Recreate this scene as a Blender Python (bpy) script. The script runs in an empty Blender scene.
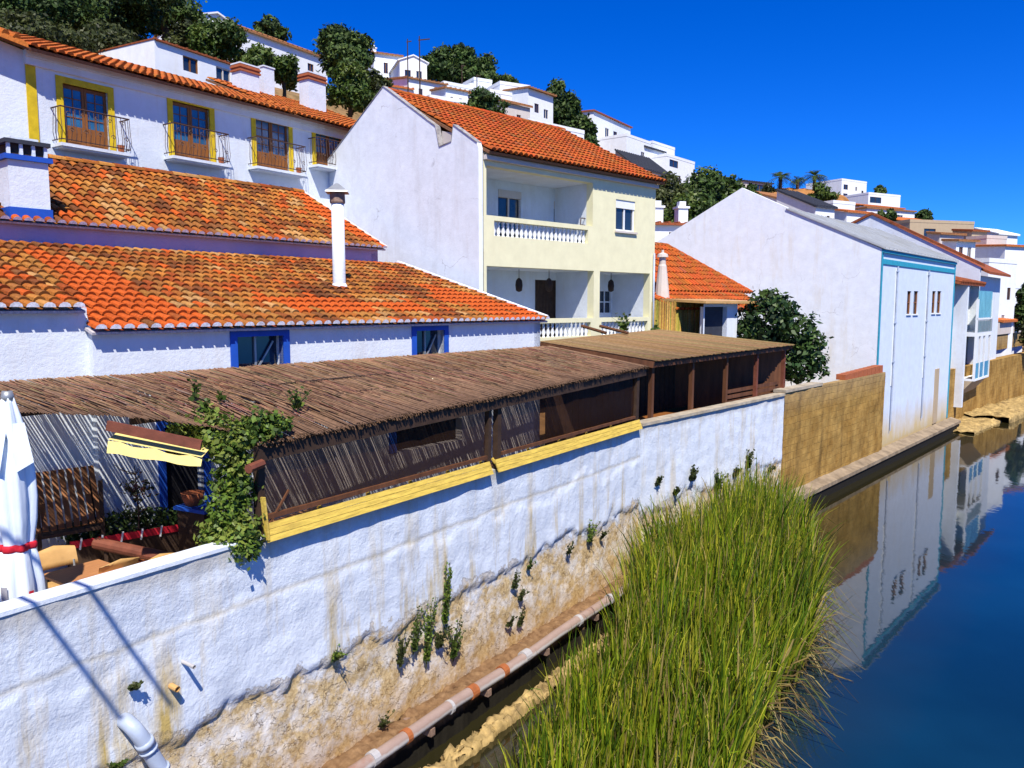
import bpy, math, random
import numpy as np
from mathutils import Vector, Matrix, noise as mnoise
R = math.radians
random.seed(7); rng = np.random.default_rng(7)
S = bpy.context.scene
COL = S.collection

# ------------------------------------------------------------------ camera, sky, sun, exposure
F, CX, CY, HOR, EYE = 780.0, 512.0, 384.0, 306.0, 7.0
PITCH = math.atan((CY - HOR) / F); CP, SP = math.cos(PITCH), math.sin(PITCH)
cam = bpy.data.cameras.new('camera'); camo = bpy.data.objects.new('camera', cam); COL.objects.link(camo)
camo.location = (0, 0, EYE); camo.rotation_euler = (R(90) - PITCH, 0, 0)
cam.sensor_width = 36; cam.lens = F / 1024 * 36; cam.clip_start = .05; cam.clip_end = 4000
S.camera = camo
SUNV = Vector((.131, -.712, 1.0)).normalized()          # towards the sun
EL = math.asin(SUNV.z); AZ = math.atan2(SUNV.x, SUNV.y)
W = bpy.data.worlds.new('World'); S.world = W; W.use_nodes = True
nt = W.node_tree; nt.nodes.clear()
sky = nt.nodes.new('ShaderNodeTexSky'); sky.sky_type = 'NISHITA'; sky.sun_disc = False
sky.sun_elevation = EL; sky.sun_rotation = AZ; sky.air_density = 1.0; sky.dust_density = 0.0; sky.ozone_density = 6.0; sky.altitude = 1500
hs = nt.nodes.new('ShaderNodeHueSaturation'); hs.inputs['Saturation'].default_value = 1.35; hs.inputs['Value'].default_value = 1.0
gm = nt.nodes.new('ShaderNodeMix'); gm.data_type = 'RGBA'; gm.blend_type = 'MULTIPLY'; gm.inputs[0].default_value = 1.0
gm.inputs[7].default_value = (.34, .90, 1.75, 1)
bg = nt.nodes.new('ShaderNodeBackground'); bg.inputs['Strength'].default_value = .066
wo = nt.nodes.new('ShaderNodeOutputWorld')
nt.links.new(sky.outputs[0], hs.inputs['Color']); nt.links.new(hs.outputs[0], gm.inputs[6]); nt.links.new(gm.outputs[2], bg.inputs['Color']); nt.links.new(bg.outputs[0], wo.inputs['Surface'])
sun = bpy.data.lights.new('sun', 'SUN'); suno = bpy.data.objects.new('sun', sun); COL.objects.link(suno)
sun.energy = 5.0; sun.angle = R(.55); sun.color = (1.0, .93, .82)
suno.rotation_euler = SUNV.to_track_quat('Z', 'Y').to_euler(); suno.location = (20, -40, 60)
S.view_settings.view_transform = 'Standard'; S.view_settings.look = 'None'; S.view_settings.exposure = 0.62; S.view_settings.gamma = 1.0
S.render.engine = 'CYCLES'; S.render.resolution_x = 1024; S.render.resolution_y = 768
S.cycles.transparent_max_bounces = 16

# ------------------------------------------------------------------ surveying helpers (sight line of the photo -> point of the place)
def sight(px, py):
    x = (px - CX) / F; y = -(py - CY) / F
    return np.array([x, CP + y * SP, -SP + y * CP])
def at_z(px, py, z):
    d = sight(px, py); return np.array([0, 0, EYE]) + d * (z - EYE) / d[2]
def at_y(px, py, Y):
    d = sight(px, py); return np.array([0, 0, EYE]) + d * Y / d[1]
def at_plane(px, py, p0, ang):
    a = R(ang); n = np.array([-math.sin(a), math.cos(a), 0]); o = np.array([0, 0, EYE]); d = sight(px, py)
    return o + d * np.dot(np.array([p0[0], p0[1], 0]) - o, n) / np.dot(d, n)
def sz(px, py, p0, ang):
    p = at_plane(px, py, p0, ang); a = R(ang)
    return (p[0] - p0[0]) * math.cos(a) + (p[1] - p0[1]) * math.sin(a), p[2]
def loc2world(p0, ang, x, y):
    a = R(ang); return (p0[0] + x * math.cos(a) - y * math.sin(a), p0[1] + x * math.sin(a) + y * math.cos(a))
def hexc(h):
    h = h.lstrip('#'); c = [int(h[i:i + 2], 16) / 255 for i in (0, 2, 4)]
    return tuple((v / 12.92 if v <= .04045 else ((v + .055) / 1.055) ** 2.4) for v in c)

# ------------------------------------------------------------------ materials
class NT:
    def __init__(s, name):
        s.m = bpy.data.materials.new(name); s.m.use_nodes = True; s.t = s.m.node_tree; s.t.nodes.clear()
        s.o = s.n('ShaderNodeOutputMaterial'); s.p = s.n('ShaderNodeBsdfPrincipled'); s.l(s.p.outputs[0], s.o.inputs[0])
        s.tc = s.n('ShaderNodeTexCoord')
    def n(s, k, **kw):
        x = s.t.nodes.new(k)
        for a, b in kw.items(): setattr(x, a, b)
        return x
    def l(s, a, b): s.t.links.new(a, b)
    def coord(s, scale=(1, 1, 1)):
        m = s.n('ShaderNodeMapping'); m.inputs['Scale'].default_value = scale; s.l(s.tc.outputs['Object'], m.inputs[0]); return m.outputs[0]
    def noise(s, scale, detail=4, rough=.55, stretch=(1, 1, 1), dist=0):
        x = s.n('ShaderNodeTexNoise'); x.inputs['Scale'].default_value = scale; x.inputs['Detail'].default_value = detail
        x.inputs['Roughness'].default_value = rough; x.inputs['Distortion'].default_value = dist
        s.l(s.coord(stretch), x.inputs['Vector']); return x.outputs['Fac']
    def ramp(s, fac, a, b, ca=(0, 0, 0), cb=(1, 1, 1)):
        x = s.n('ShaderNodeValToRGB'); e = x.color_ramp.elements
        e[0].position = a; e[1].position = b; e[0].color = (*ca, 1); e[1].color = (*cb, 1)
        s.l(fac, x.inputs[0]); return x.outputs[0]
    def mix(s, fac, a, b, mode='MIX'):
        x = s.n('ShaderNodeMix', data_type='RGBA', blend_type=mode)
        for i, v in ((0, fac), (6, a), (7, b)):
            if isinstance(v, (int, float)): x.inputs[i].default_value = v if i == 0 else (v, v, v, 1)
            elif isinstance(v, tuple): x.inputs[i].default_value = (*v, 1)
            else: s.l(v, x.inputs[i])
        return x.outputs[2]
    def math(s, op, a, b=0.0):
        x = s.n('ShaderNodeMath', operation=op)
        for i, v in ((0, a), (1, b)):
            if isinstance(v, (int, float)): x.inputs[i].default_value = v
            else: s.l(v, x.inputs[i])
        return x.outputs[0]
    def axis(s, k):
        x = s.n('ShaderNodeSeparateXYZ'); s.l(s.tc.outputs['Object'], x.inputs[0]); return x.outputs[k]
    def range(s, v, a, b):
        x = s.n('ShaderNodeMapRange', clamp=True); x.inputs[1].default_value = a; x.inputs[2].default_value = b; s.l(v, x.inputs[0]); return x.outputs[0]
    def bump(s, h, strength, dist=.02):
        x = s.n('ShaderNodeBump'); x.inputs['Strength'].default_value = strength; x.inputs['Distance'].default_value = dist
        s.l(h, x.inputs['Height']); s.l(x.outputs[0], s.p.inputs['Normal'])
    def base(s, c):
        if isinstance(c, tuple): s.p.inputs['Base Color'].default_value = (*c, 1)
        else: s.l(c, s.p.inputs['Base Color'])
    def set(s, rough=.85, spec=.25, metal=0):
        s.p.inputs['Roughness'].default_value = rough; s.p.inputs['Specular IOR Level'].default_value = spec; s.p.inputs['Metallic'].default_value = metal

def plain(name, c, rough=.7, spec=.3, var=.2, scale=6, bump=.2, bscale=50, stretch=(1, 1, 1), metal=0, dirt=None, dscale=1.5, damt=.5, attr=False):
    t = NT(name); t.set(rough, spec, metal)
    lo = tuple(v * (1 - var) for v in c); hi = tuple(min(1, v * (1 + var * .6)) for v in c)
    col = t.ramp(t.noise(scale, 5, .6, stretch), .3, .7, lo, hi)
    if dirt: 
        k = t.ramp(t.noise(dscale, 6, .65, (stretch[0], stretch[1], stretch[2] * .35)), .5, .78)
        col = t.mix(t.math('MULTIPLY', k, damt), col, dirt)
    if attr:
        a = t.n('ShaderNodeVertexColor', layer_name='Col'); col = t.mix(1.0, col, a.outputs[0], 'MULTIPLY')
    t.base(col)
    if bump: t.bump(t.noise(bscale, 3, .6, stretch), bump, .01)
    return t.m

def attr_mat(name, rough=.8, spec=.2, transl=0.0, nscale=30, namt=.35, bump=.3, rough_noise=False):
    t = NT(name); t.set(rough, spec)
    a = t.n('ShaderNodeVertexColor', layer_name='Col')
    n = t.ramp(t.noise(nscale, 4, .65), .3, .75, (1 - namt,) * 3, (1 + namt * .4,) * 3)
    c = t.mix(1.0, a.outputs[0], n, 'MULTIPLY'); t.base(c)
    if bump: t.bump(t.noise(nscale * 3, 3), bump, .006)
    if transl:
        tr = t.n('ShaderNodeBsdfTranslucent'); t.l(c, tr.inputs[0]); mx = t.n('ShaderNodeMixShader'); mx.inputs[0].default_value = transl
        t.l(t.p.outputs[0], mx.inputs[1]); t.l(tr.outputs[0], mx.inputs[2]); t.l(mx.outputs[0], t.o.inputs[0])
    return t.m

M = {}
WHITE = (.63, .685, .75)
def plaster(name, c=WHITE, dirt=(.45, .36, .2), damt=.35, bump=.5, bscale=14, foot=None, crack=0):
    t = NT(name); t.set(.92, .12)
    col = t.ramp(t.noise(2.2, 6, .65), .25, .75, tuple(v * .88 for v in c), tuple(min(1, v * 1.05) for v in c))
    k = t.ramp(t.noise(1.6, 6, .7, (1, 1, .18)), .52, .8); col = t.mix(t.math('MULTIPLY', k, damt), col, dirt)
    g = t.ramp(t.noise(9, 5, .7), .6, .82); col = t.mix(t.math('MULTIPLY', g, damt * .5), col, (.42, .42, .44))
    if crack:
        vo = t.n('ShaderNodeTexVoronoi', feature='DISTANCE_TO_EDGE'); vo.inputs['Scale'].default_value = .42; wb = t.n('ShaderNodeVectorMath', operation='ADD'); nn = t.n('ShaderNodeTexNoise'); nn.inputs['Scale'].default_value = 1.6; nn.inputs['Detail'].default_value = 6
        t.l(t.tc.outputs['Object'], nn.inputs['Vector']); t.l(t.tc.outputs['Object'], wb.inputs[0]); t.l(nn.outputs['Color'], wb.inputs[1]); t.l(wb.outputs[0], vo.inputs['Vector'])
        cr = t.math('MULTIPLY', t.math('SUBTRACT', 1.0, t.range(vo.outputs['Distance'], .0, .008)), t.ramp(t.noise(.7, 4), .5, .6)); col = t.mix(t.math('MULTIPLY', cr, crack), col, (.28, .27, .28))
    if foot: col = t.mix(t.math('MULTIPLY', t.math('SUBTRACT', 1.0, t.range(t.math('ADD', t.axis(2), t.math('MULTIPLY', t.noise(1.2, 6, .7, (1, 1, .4)), -2.4)), foot - 1.6, foot)), .85), col, (.50, .36, .12))
    t.base(col)
    h = t.math('ADD', t.noise(bscale, 5, .6), t.math('MULTIPLY', t.noise(bscale * 5, 3), .35)); t.bump(h, bump, .02)
    return t.m
M['plaster'] = plaster('white_plaster')
M['plaster_old'] = plaster('stained_white_plaster', c=(.77, .82, .87), dirt=(.40, .36, .30), damt=.34, bump=.35, bscale=5, crack=.6)
M['plaster_rust'] = plaster('rust_stained_plaster', c=(.77, .82, .87), dirt=(.56, .44, .20), damt=.42, bump=.3, bscale=6, crack=.4)
M['plaster_far'] = plaster('whitewash_far', c=(.73, .76, .78), damt=.18, bump=.15)
M['plaster_grey'] = plaster('weathered_whitewash', c=(.55, .5, .46), damt=.4, bump=.2)
M['plaster_tan'] = plaster('tan_render', c=(.42, .33, .22), damt=.4, bump=.2)
M['plaster_eave_shade'] = plaster('eave_shade_plaster', c=(.46, .38, .56), damt=.3, bump=.3)  # white wall tinted mauve: shadow under the upper eave put into the colour
M['cream'] = plaster('cream_paint', c=(.72, .695, .46), dirt=(.5, .42, .22), damt=.16, bump=.12, bscale=10)
M['stucco_blue'] = plaster('pale_blue_stucco', c=(.58, .66, .78), dirt=(.55, .42, .2), damt=.22, bump=.15, foot=1.1)
M['blue'] = plain('cobalt_blue_paint', (.012, .075, .42), .6, .3, .15)
M['turq'] = plain('turquoise_paint', (.03, .30, .42), .6, .3, .15)
M['yellow'] = plain('yellow_paint', (.62, .44, .015), .7, .25, .2)
M['yellow_board'] = plain('yellow_boards', (.58, .415, .075), .75, .2, .35, 4, .5, 20, (1, 8, 8), dirt=(.4, .25, .06), damt=.6)
M['yellow_cloth'] = plain('yellow_canvas', (.66, .56, .20), .85, .1, .1)
M['brown_wood'] = plain('brown_wood', (.11, .043, .018), .7, .3, .4, 6, .4, 30, (1, 1, .15))
M['door_wood'] = plain('orange_brown_door_wood', (.21, .075, .015), .6, .35, .3, 8, .3, 30, (1, 1, .12))
M['red_wood'] = plain('red_brown_timber', (.16, .05, .028), .65, .3, .35, 5, .3, 25)
M['dark_wood'] = plain('dark_timber', (.045, .025, .015), .75, .3, .4, 6, .3, 30)
M['table_wood'] = plain('table_laminate', (.42, .19, .075), .45, .4, .2, 4, .1, 30, (1, 6, 1))
M['chair_wood'] = plain('bent_plywood', (.50, .30, .11), .45, .4, .2, 4, .1, 30)
M['iron'] = plain('wrought_iron', (.06, .03, .025), .6, .4, .2)
M['metal'] = plain('grey_sheet_metal', (.33, .35, .36), .45, .5, .25, 3, .1, 30, (1, 1, .3), metal=.5)
M['rust_metal'] = plain('rusty_cowl_metal', (.24, .16, .12), .7, .4, .5, 12, .2, 40)
M['pvc'] = plain('grey_pvc', (.36, .42, .52), .4, .45, .15, 5, .05, 40, dirt=(.25, .17, .08), damt=.4)
def pipe_mat():
    t = NT('weathered_pipe'); t.set(.6, .35); n = t.noise(3, 6, .7); c = t.ramp(n, .3, .7, (.38, .37, .36), (.58, .56, .54))
    up_ = t.range(t.math('ADD', t.axis(2), t.math('MULTIPLY', n, .12)), .68, .72); c = t.mix(t.math('MULTIPLY', up_, .75), c, (.22, .12, .08))
    c = t.mix(t.math('MULTIPLY', t.ramp(t.noise(.8, 5, .7), .54, .68), .8), c, (.24, .09, .04)); t.base(c); t.bump(n, .2, .01); return t.m
M['pipe'] = pipe_mat()
M['pipe_ring'] = plain('pale_pipe_ring', (.40, .39, .39), .5, .4, .15)
M['rust_ring'] = plain('rusty_pipe_ring', (.32, .10, .03), .7, .3, .3)
M['red'] = plain('red_band', (.5, .015, .03), .7, .2, .1)
M['canvas'] = plain('white_parasol_canvas', (.66, .74, .82), .9, .1, .1, 3, .3, 20, (2, 2, .4), dirt=(.4, .42, .45), damt=.3)
M['grey_print'] = plain('grey_print', (.3, .3, .33), .9, .1, .1)
M['terracotta'] = plain('terracotta', (.36, .11, .045), .8, .2, .2)
M['tile'] = attr_mat('clay_roof_tiles', .82, .2, 0, 22, .45, .4)
M['tile_far'] = plain('far_clay_tiles', (.46, .14, .04), .85, .15, .45, 5, .8, 9, (3, 1, 1))
M['tile_red'] = plain('dark_red_tiles', (.26, .075, .03), .85, .15, .45, 5, .8, 9, (3, 1, 1))
M['tile_brown'] = plain('brown_clay_tiles', (.30, .14, .06), .85, .15, .45, 5, .8, 9, (3, 1, 1))
M['reed'] = attr_mat('dry_reeds', .85, .15, 0, 12, .4, .3)
M['leaf'] = attr_mat('leaves', .5, .3, .28, 3, .25, 0)
M['leaf_dry'] = attr_mat('needles', .6, .2, .12, 1, .3, 0)
M['bark'] = plain('bark', (.09, .06, .04), .9, .1, .4, 6, .6, 20, (1, 1, .2))
M['rock'] = plain('ochre_rock', (.38, .27, .11), .9, .15, .55, 3, 1.0, 14, dirt=(.09, .06, .035), dscale=4, damt=.8)
def gap_shade_footing():
    t = NT('gap_shade_footing'); t.set(.85, .2); n = t.noise(6, 6, .7); c = t.ramp(n, .3, .7, (.10, .05, .022), (.26, .16, .08)); z = t.axis(2)
    c = t.mix(t.math('SUBTRACT', 1.0, t.range(t.math('ADD', z, t.math('MULTIPLY', n, .12)), .36, .47)), c, (.012, .010, .006)); t.base(c); t.bump(n, .7, .03); return t.m  # near-black low down: shade of the gap under the pipe painted in
M['footing'] = gap_shade_footing()
M['concrete'] = plain('concrete', (.40, .35, .27), .9, .15, .35, 4, .5, 20, dirt=(.2, .14, .07), damt=.6)
M['grime'] = plain('grimy_coping', (.30, .29, .29), .95, .1, .5, 7, .5, 20)
M['footing_pale'] = plain('river_kerb', (.27, .21, .14), .9, .15, .4, 2, .8, 14, dirt=(.10, .07, .04), damt=.7)
M['soil'] = plain('dry_earth', (.24, .15, .07), .95, .1, .4, 2, .8, 8, dirt=(.05, .06, .02), dscale=.6, damt=.8)
M['mound'] = plain('orange_earth', (.34, .16, .055), .95, .1, .4, .6, .8, 3, dirt=(.07, .07, .02), dscale=.3, damt=.6)
M['paving'] = plain('terrace_paving', (.42, .33, .20), .9, .15, .25, 3, .3, 20)
M['black'] = plain('dark_interior', (.012, .012, .016), .8, .2, .2)
M['tarp'] = plain('dark_slate_roof', (.03, .035, .05), .7, .3, .2)
M['grey_roof'] = plain('grey_sheet_roofing', (.40, .42, .43), .6, .35, .2, 2, .2, 10, (6, .4, 1), dirt=(.3, .27, .16), damt=.6)
M['orange_tiny'] = M['tile_far']
def glass(name, c, rough=.06):
    t = NT(name); t.set(rough, .8); t.base(t.ramp(t.noise(1.3, 2), .35, .65, tuple(v * .6 for v in c), c)); return t.m
M['glass'] = glass('dark_window_glass', (.02, .035, .06))
M['glass_sky_tint'] = glass('sky_tint_window_glass', (.035, .15, .30))  # blue of the reflected sky put into the pane colour
M['glass_green'] = glass('sea_green_glass', (.14, .34, .38), .15)
def sheet_mat():
    t = NT('clear_plastic_sheet'); t.base((.12, .06, .03)); t.set(.12, .5)
    tr = t.n('ShaderNodeBsdfTransparent'); tr.inputs[0].default_value = (.50, .41, .35, 1)
    mx = t.n('ShaderNodeMixShader'); mx.inputs[0].default_value = .88
    t.l(t.p.outputs[0], mx.inputs[1]); t.l(tr.outputs[0], mx.inputs[2]); t.l(mx.outputs[0], t.o.inputs[0])
    t.bump(t.noise(2.5, 2), .12, .03); return t.m
M['sheet'] = sheet_mat()

def river_wall_mat(name, zpeel, zseam, white=WHITE, rnd=0.0, stain=1.1):
    t = NT(name); t.set(.93, .1)
    z = t.axis(2)
    n1 = t.noise(1.1, 7, .68); n2 = t.noise(5, 6, .7); n3 = t.noise(16, 5, .7)
    col = t.ramp(t.noise(2.6, 6, .7), .25, .75, tuple(v * .82 for v in white), tuple(min(1, v * 1.06) for v in white))
    # grey-blue weathering in the old plaster, ochre run marks
    col = t.mix(t.math('MULTIPLY', t.ramp(n2, .52, .75), .35), col, (.45, .48, .60))
    run = t.ramp(t.noise(2.0, 6, .7, (1, 1, .12)), .5, .66)
    near = t.math('SUBTRACT', 1.0, t.range(z, zseam - 1.0, zseam + .25))
    col = t.mix(t.math('MULTIPLY', t.math('MULTIPLY', run, t.math('ADD', t.math('MULTIPLY', near, .5), .35)), stain), col, (.44, .31, .07))
    # weather seam: a ragged line
    sd = t.math('ABSOLUTE', t.math('SUBTRACT', t.math('ADD', z, t.math('MULTIPLY', n1, .22)), zseam + .11))
    seam = t.math('SUBTRACT', 1.0, t.range(sd, .0, .06)); col = t.mix(t.math('MULTIPLY', seam, .45), col, (.36, .30, .17))
    top = t.range(t.math('ADD', z, t.math('MULTIPLY', n2, .3)), 3.92, 4.12); col = t.mix(t.math('MULTIPLY', top, .5), col, (.28, .24, .17))
    # lost plaster: rubble and lime below
    edge = t.math('ADD', z, t.math('MULTIPLY', t.math('SUBTRACT', n1, .5), 1.7)); edge = t.math('ADD', edge, t.math('MULTIPLY', t.math('SUBTRACT', n2, .5), .5))
    peel = t.math('SUBTRACT', 1.0, t.range(edge, zpeel - .12, zpeel + .14))
    stone = t.ramp(n3, .28, .7, (.30, .19, .075), (.72, .56, .30))
    stone = t.mix(t.ramp(t.noise(2.2, 7, .72), .44, .62), stone, (.72, .69, .63))
    vor = t.n('ShaderNodeTexVoronoi', feature='DISTANCE_TO_EDGE'); vor.inputs['Scale'].default_value = 3.1
    mp = t.coord((1, 1, 1.5)); wob = t.n('ShaderNodeVectorMath', operation='ADD'); nv = t.n('ShaderNodeTexNoise'); nv.inputs['Scale'].default_value = 4; nv.inputs['Detail'].default_value = 5
    t.l(mp, wob.inputs[0]); t.l(mp, nv.inputs['Vector']); t.l(nv.outputs['Color'], wob.inputs[1]); t.l(wob.outputs[0], vor.inputs['Vector'])
    crack = t.math('SUBTRACT', 1.0, t.range(vor.outputs['Distance'], 0, .045)); crk = t.math('MULTIPLY', crack, t.ramp(n2, .42, .6))
    stone = t.mix(t.math('MULTIPLY', crk, .8), stone, (.07, .04, .025))
    low = t.math('SUBTRACT', 1.0, t.range(t.math('ADD', z, t.math('MULTIPLY', n2, .6)), .7, 1.6)); stone = t.mix(t.math('MULTIPLY', low, .6), stone, (.34, .19, .06))
    rim = t.math('MULTIPLY', t.math('SUBTRACT', 1.0, t.range(t.math('ABSOLUTE', t.math('SUBTRACT', edge, zpeel + .1)), 0, .05)), .6)
    col = t.mix(rim, col, (.22, .16, .09))
    col = t.mix(peel, col, stone); t.base(col)
    h = t.math('ADD', t.math('MULTIPLY', n2, .6), t.math('MULTIPLY', n3, .5)); h = t.math('SUBTRACT', h, t.math('MULTIPLY', t.math('MULTIPLY', peel, t.math('ADD', crk, .6)), .7)); h = t.math('SUBTRACT', h, t.math('MULTIPLY', seam, .15))
    t.bump(h, .55, .05); return t.m

# ------------------------------------------------------------------ mesh building
class MB:
    def __init__(s): s.v = []; s.f = []; s.mi = []; s.c = []
    def add(s, vs, fs, mi=0, c=None):
        b = len(s.v); s.v += [tuple(v) for v in vs]
        for f in fs: s.f.append(tuple(b + i for i in f)); s.mi.append(mi); s.c.append(c)
        return s
    def box(s, x0, x1, y0, y1, z0, z1, mi=0, c=None):
        return s.add([(x0, y0, z0), (x1, y0, z0), (x1, y1, z0), (x0, y1, z0), (x0, y0, z1), (x1, y0, z1), (x1, y1, z1), (x0, y1, z1)],
                     [(0, 3, 2, 1), (4, 5, 6, 7), (0, 1, 5, 4), (1, 2, 6, 5), (2, 3, 7, 6), (3, 0, 4, 7)], mi, c)
    def bar(s, a, b, w, h=None, up=(0, 0, 1), mi=0, c=None):
        h = h or w; a = Vector(a); b = Vector(b); d = (b - a).normalized(); u = Vector(up)
        if abs(d.dot(u)) > .98: u = Vector((0, 1, 0))
        r = d.cross(u).normalized() * w / 2; u = r.cross(d).normalized() * h / 2
        vs = [a - r - u, a + r - u, a + r + u, a - r + u, b - r - u, b + r - u, b + r + u, b - r + u]
        return s.add(vs, [(0, 1, 2, 3)[::-1], (4, 5, 6, 7), (0, 1, 5, 4), (1, 2, 6, 5), (2, 3, 7, 6), (3, 0, 4, 7)], mi, c)
    def tube(s, pts, rad, n=8, mi=0, c=None, cap=True):
        pts = [Vector(p) for p in pts]; rs = rad if isinstance(rad, (list, tuple)) else [rad] * len(pts)
        vs = []; prev = None
        for i, p in enumerate(pts):
            d = (pts[min(i + 1, len(pts) - 1)] - pts[max(i - 1, 0)]).normalized()
            u = prev if prev is not None else (Vector((0, 0, 1)) if abs(d.z) < .9 else Vector((1, 0, 0)))
            r = d.cross(u).normalized(); u = r.cross(d).normalized(); prev = u
            for k in range(n):
                a = 2 * math.pi * k / n; vs.append(p + (r * math.cos(a) + u * math.sin(a)) * rs[i])
        fs = []
        for i in range(len(pts) - 1):
            for k in range(n): fs.append((i * n + k, i * n + (k + 1) % n, (i + 1) * n + (k + 1) % n, (i + 1) * n + k))
        if cap: fs.append(tuple(range(n))[::-1]); fs.append(tuple((len(pts) - 1) * n + k for k in range(n)))
        return s.add(vs, fs, mi, c)
    def lathe(s, prof, cx=0, cy=0, n=16, mi=0, c=None, wob=None):
        vs = []
        for (r, z) in prof:
            for k in range(n):
                a = 2 * math.pi * k / n; rr = r * (wob(a, z) if wob else 1); vs.append((cx + rr * math.cos(a), cy + rr * math.sin(a), z))
        fs = []
        for i in range(len(prof) - 1):
            for k in range(n): fs.append((i * n + k, i * n + (k + 1) % n, (i + 1) * n + (k + 1) % n, (i + 1) * n + k))
        fs.append(tuple(range(n))[::-1]); fs.append(tuple((len(prof) - 1) * n + k for k in range(n)))
        return s.add(vs, fs, mi, c)
    def prism(s, poly, d, mi=0, c=None):               # planar polygon pushed along vector d
        n = len(poly); d = Vector(d); vs = [Vector(p) for p in poly] + [Vector(p) + d for p in poly]
        fs = [tuple(range(n))[::-1], tuple(range(n, 2 * n))] + [(i, (i + 1) % n, n + (i + 1) % n, n + i) for i in range(n)]
        return s.add(vs, fs, mi, c)
    def wall(s, x0, x1, z0, z1, y=0.0, holes=(), rev=.2, mi=0, thick=None):
        """front panel facing -y in the plane y, with rectangular holes and their reveals"""
        xs = sorted({x0, x1, *[h[0] for h in holes], *[h[1] for h in holes]}); zs = sorted({z0, z1, *[h[2] for h in holes], *[h[3] for h in holes]})
        xs = [x for x in xs if x0 - 1e-6 <= x <= x1 + 1e-6]; zs = [z for z in zs if z0 - 1e-6 <= z <= z1 + 1e-6]
        for i in range(len(xs) - 1):
            for j in range(len(zs) - 1):
                mx, mz = (xs[i] + xs[i + 1]) / 2, (zs[j] + zs[j + 1]) / 2
                if any(h[0] < mx < h[1] and h[2] < mz < h[3] for h in holes): continue
                s.add([(xs[i], y, zs[j]), (xs[i + 1], y, zs[j]), (xs[i + 1], y, zs[j + 1]), (xs[i], y, zs[j + 1])], [(0, 1, 2, 3)], mi)
        for h in holes:
            a, b, c, d = h[:4]; r = h[4] if len(h) > 4 else rev
            v = [(a, y, c), (b, y, c), (b, y, d), (a, y, d), (a, y + r, c), (b, y + r, c), (b, y + r, d), (a, y + r, d)]
            s.add(v, [(0, 4, 5, 1), (1, 5, 6, 2), (2, 6, 7, 3), (3, 7, 4, 0)], mi)
        return s
    def build(s, name, mats, parent=None, smooth=False, loc=None):
        me = bpy.data.meshes.new(name); me.from_pydata(s.v, [], s.f)
        if not isinstance(mats, (list, tuple)): mats = [mats]
        for m in mats: me.materials.append(M[m] if isinstance(m, str) else m)
        me.polygons.foreach_set('material_index', s.mi)
        if any(c is not None for c in s.c):
            at = me.color_attributes.new('Col', 'FLOAT_COLOR', 'CORNER'); arr = []
            for f, c in zip(s.f, s.c):
                c = c or (1, 1, 1)
                arr += [c[0], c[1], c[2], 1.0] * len(f)
            at.data.foreach_set('color', arr)
        if smooth: me.polygons.foreach_set('use_smooth', [True] * len(s.f))
        me.update(); o = bpy.data.objects.new(name, me); COL.objects.link(o)
        if parent: o.parent = parent
        if loc is not None: o.location = loc
        return o

def np_mesh(name, V, Q, mat, colors=None, parent=None, smooth=False):
    """quads from numpy arrays; colors one per quad"""
    me = bpy.data.meshes.new(name); n, m = len(V), len(Q)
    me.vertices.add(n); me.vertices.foreach_set('co', V.astype(np.float32).ravel())
    me.loops.add(m * 4); me.loops.foreach_set('vertex_index', Q.astype(np.int32).ravel())
    me.polygons.add(m); me.polygons.foreach_set('loop_start', np.arange(0, m * 4, 4, dtype=np.int32))
    if smooth: me.polygons.foreach_set('use_smooth', np.ones(m, dtype=bool))
    me.materials.append(M[mat] if isinstance(mat, str) else mat)
    if colors is not None:
        at = me.color_attributes.new('Col', 'FLOAT_COLOR', 'CORNER')
        c4 = np.ones((m, 4), np.float32); c4[:, :3] = colors; at.data.foreach_set('color', np.repeat(c4, 4, axis=0).ravel())
    me.update(calc_edges=True); me.validate()
    o = bpy.data.objects.new(name, me); COL.objects.link(o)
    if parent: o.parent = parent
    return o

def tag(o, label, cat, group=None, kind=None):
    if label: o['label'] = label
    if cat: o['category'] = cat
    if group: o['group'] = group
    if kind: o['kind'] = kind
    return o
def thing(name, label, cat, loc=(0, 0, 0), rz=0, group=None):
    o = bpy.data.objects.new(name, None); COL.objects.link(o); o.empty_display_size = .2
    o.location = loc; o.rotation_euler = (0, 0, R(rz)); return tag(o, label, cat, group)

# ------------------------------------------------------------------ roof of barrel tiles
def lerp(a, b, t): return tuple(x + (y - x) * t for x, y in zip(a, b))
OLD = [(.50, .17, .025), (.42, .10, .016), (.55, .27, .05), (.27, .08, .018), (.60, .34, .09), (.17, .06, .02), (.56, .22, .03), (.40, .17, .035), (.40, .075, .012), (.60, .38, .13), (.52, .24, .04), (.24, .10, .03)]
OLD = [lerp((c[0], c[1] * .9, c[2]), (.43, .155, .03), .2) for c in OLD]
OLDS = sorted(OLD, key=lambda c: c[0] + c[1])
def old_tile(i, j):
    n = mnoise.noise(Vector((i * .13, j * .22, 2.0))) + .5 * mnoise.noise(Vector((i * .5, j * .6, 7))); idx = int(max(0, min(.999, .5 + .55 * n + random.gauss(0, .2))) * len(OLDS)); c = OLDS[idx]; k = random.uniform(.6, .9) * (1 - .25 * max(0, -n)); return tuple(v * k for v in c)
def new_tile(i, j):
    k = random.uniform(.88, 1.08); return (.52 * k, .095 * k, .012 * k)
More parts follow.
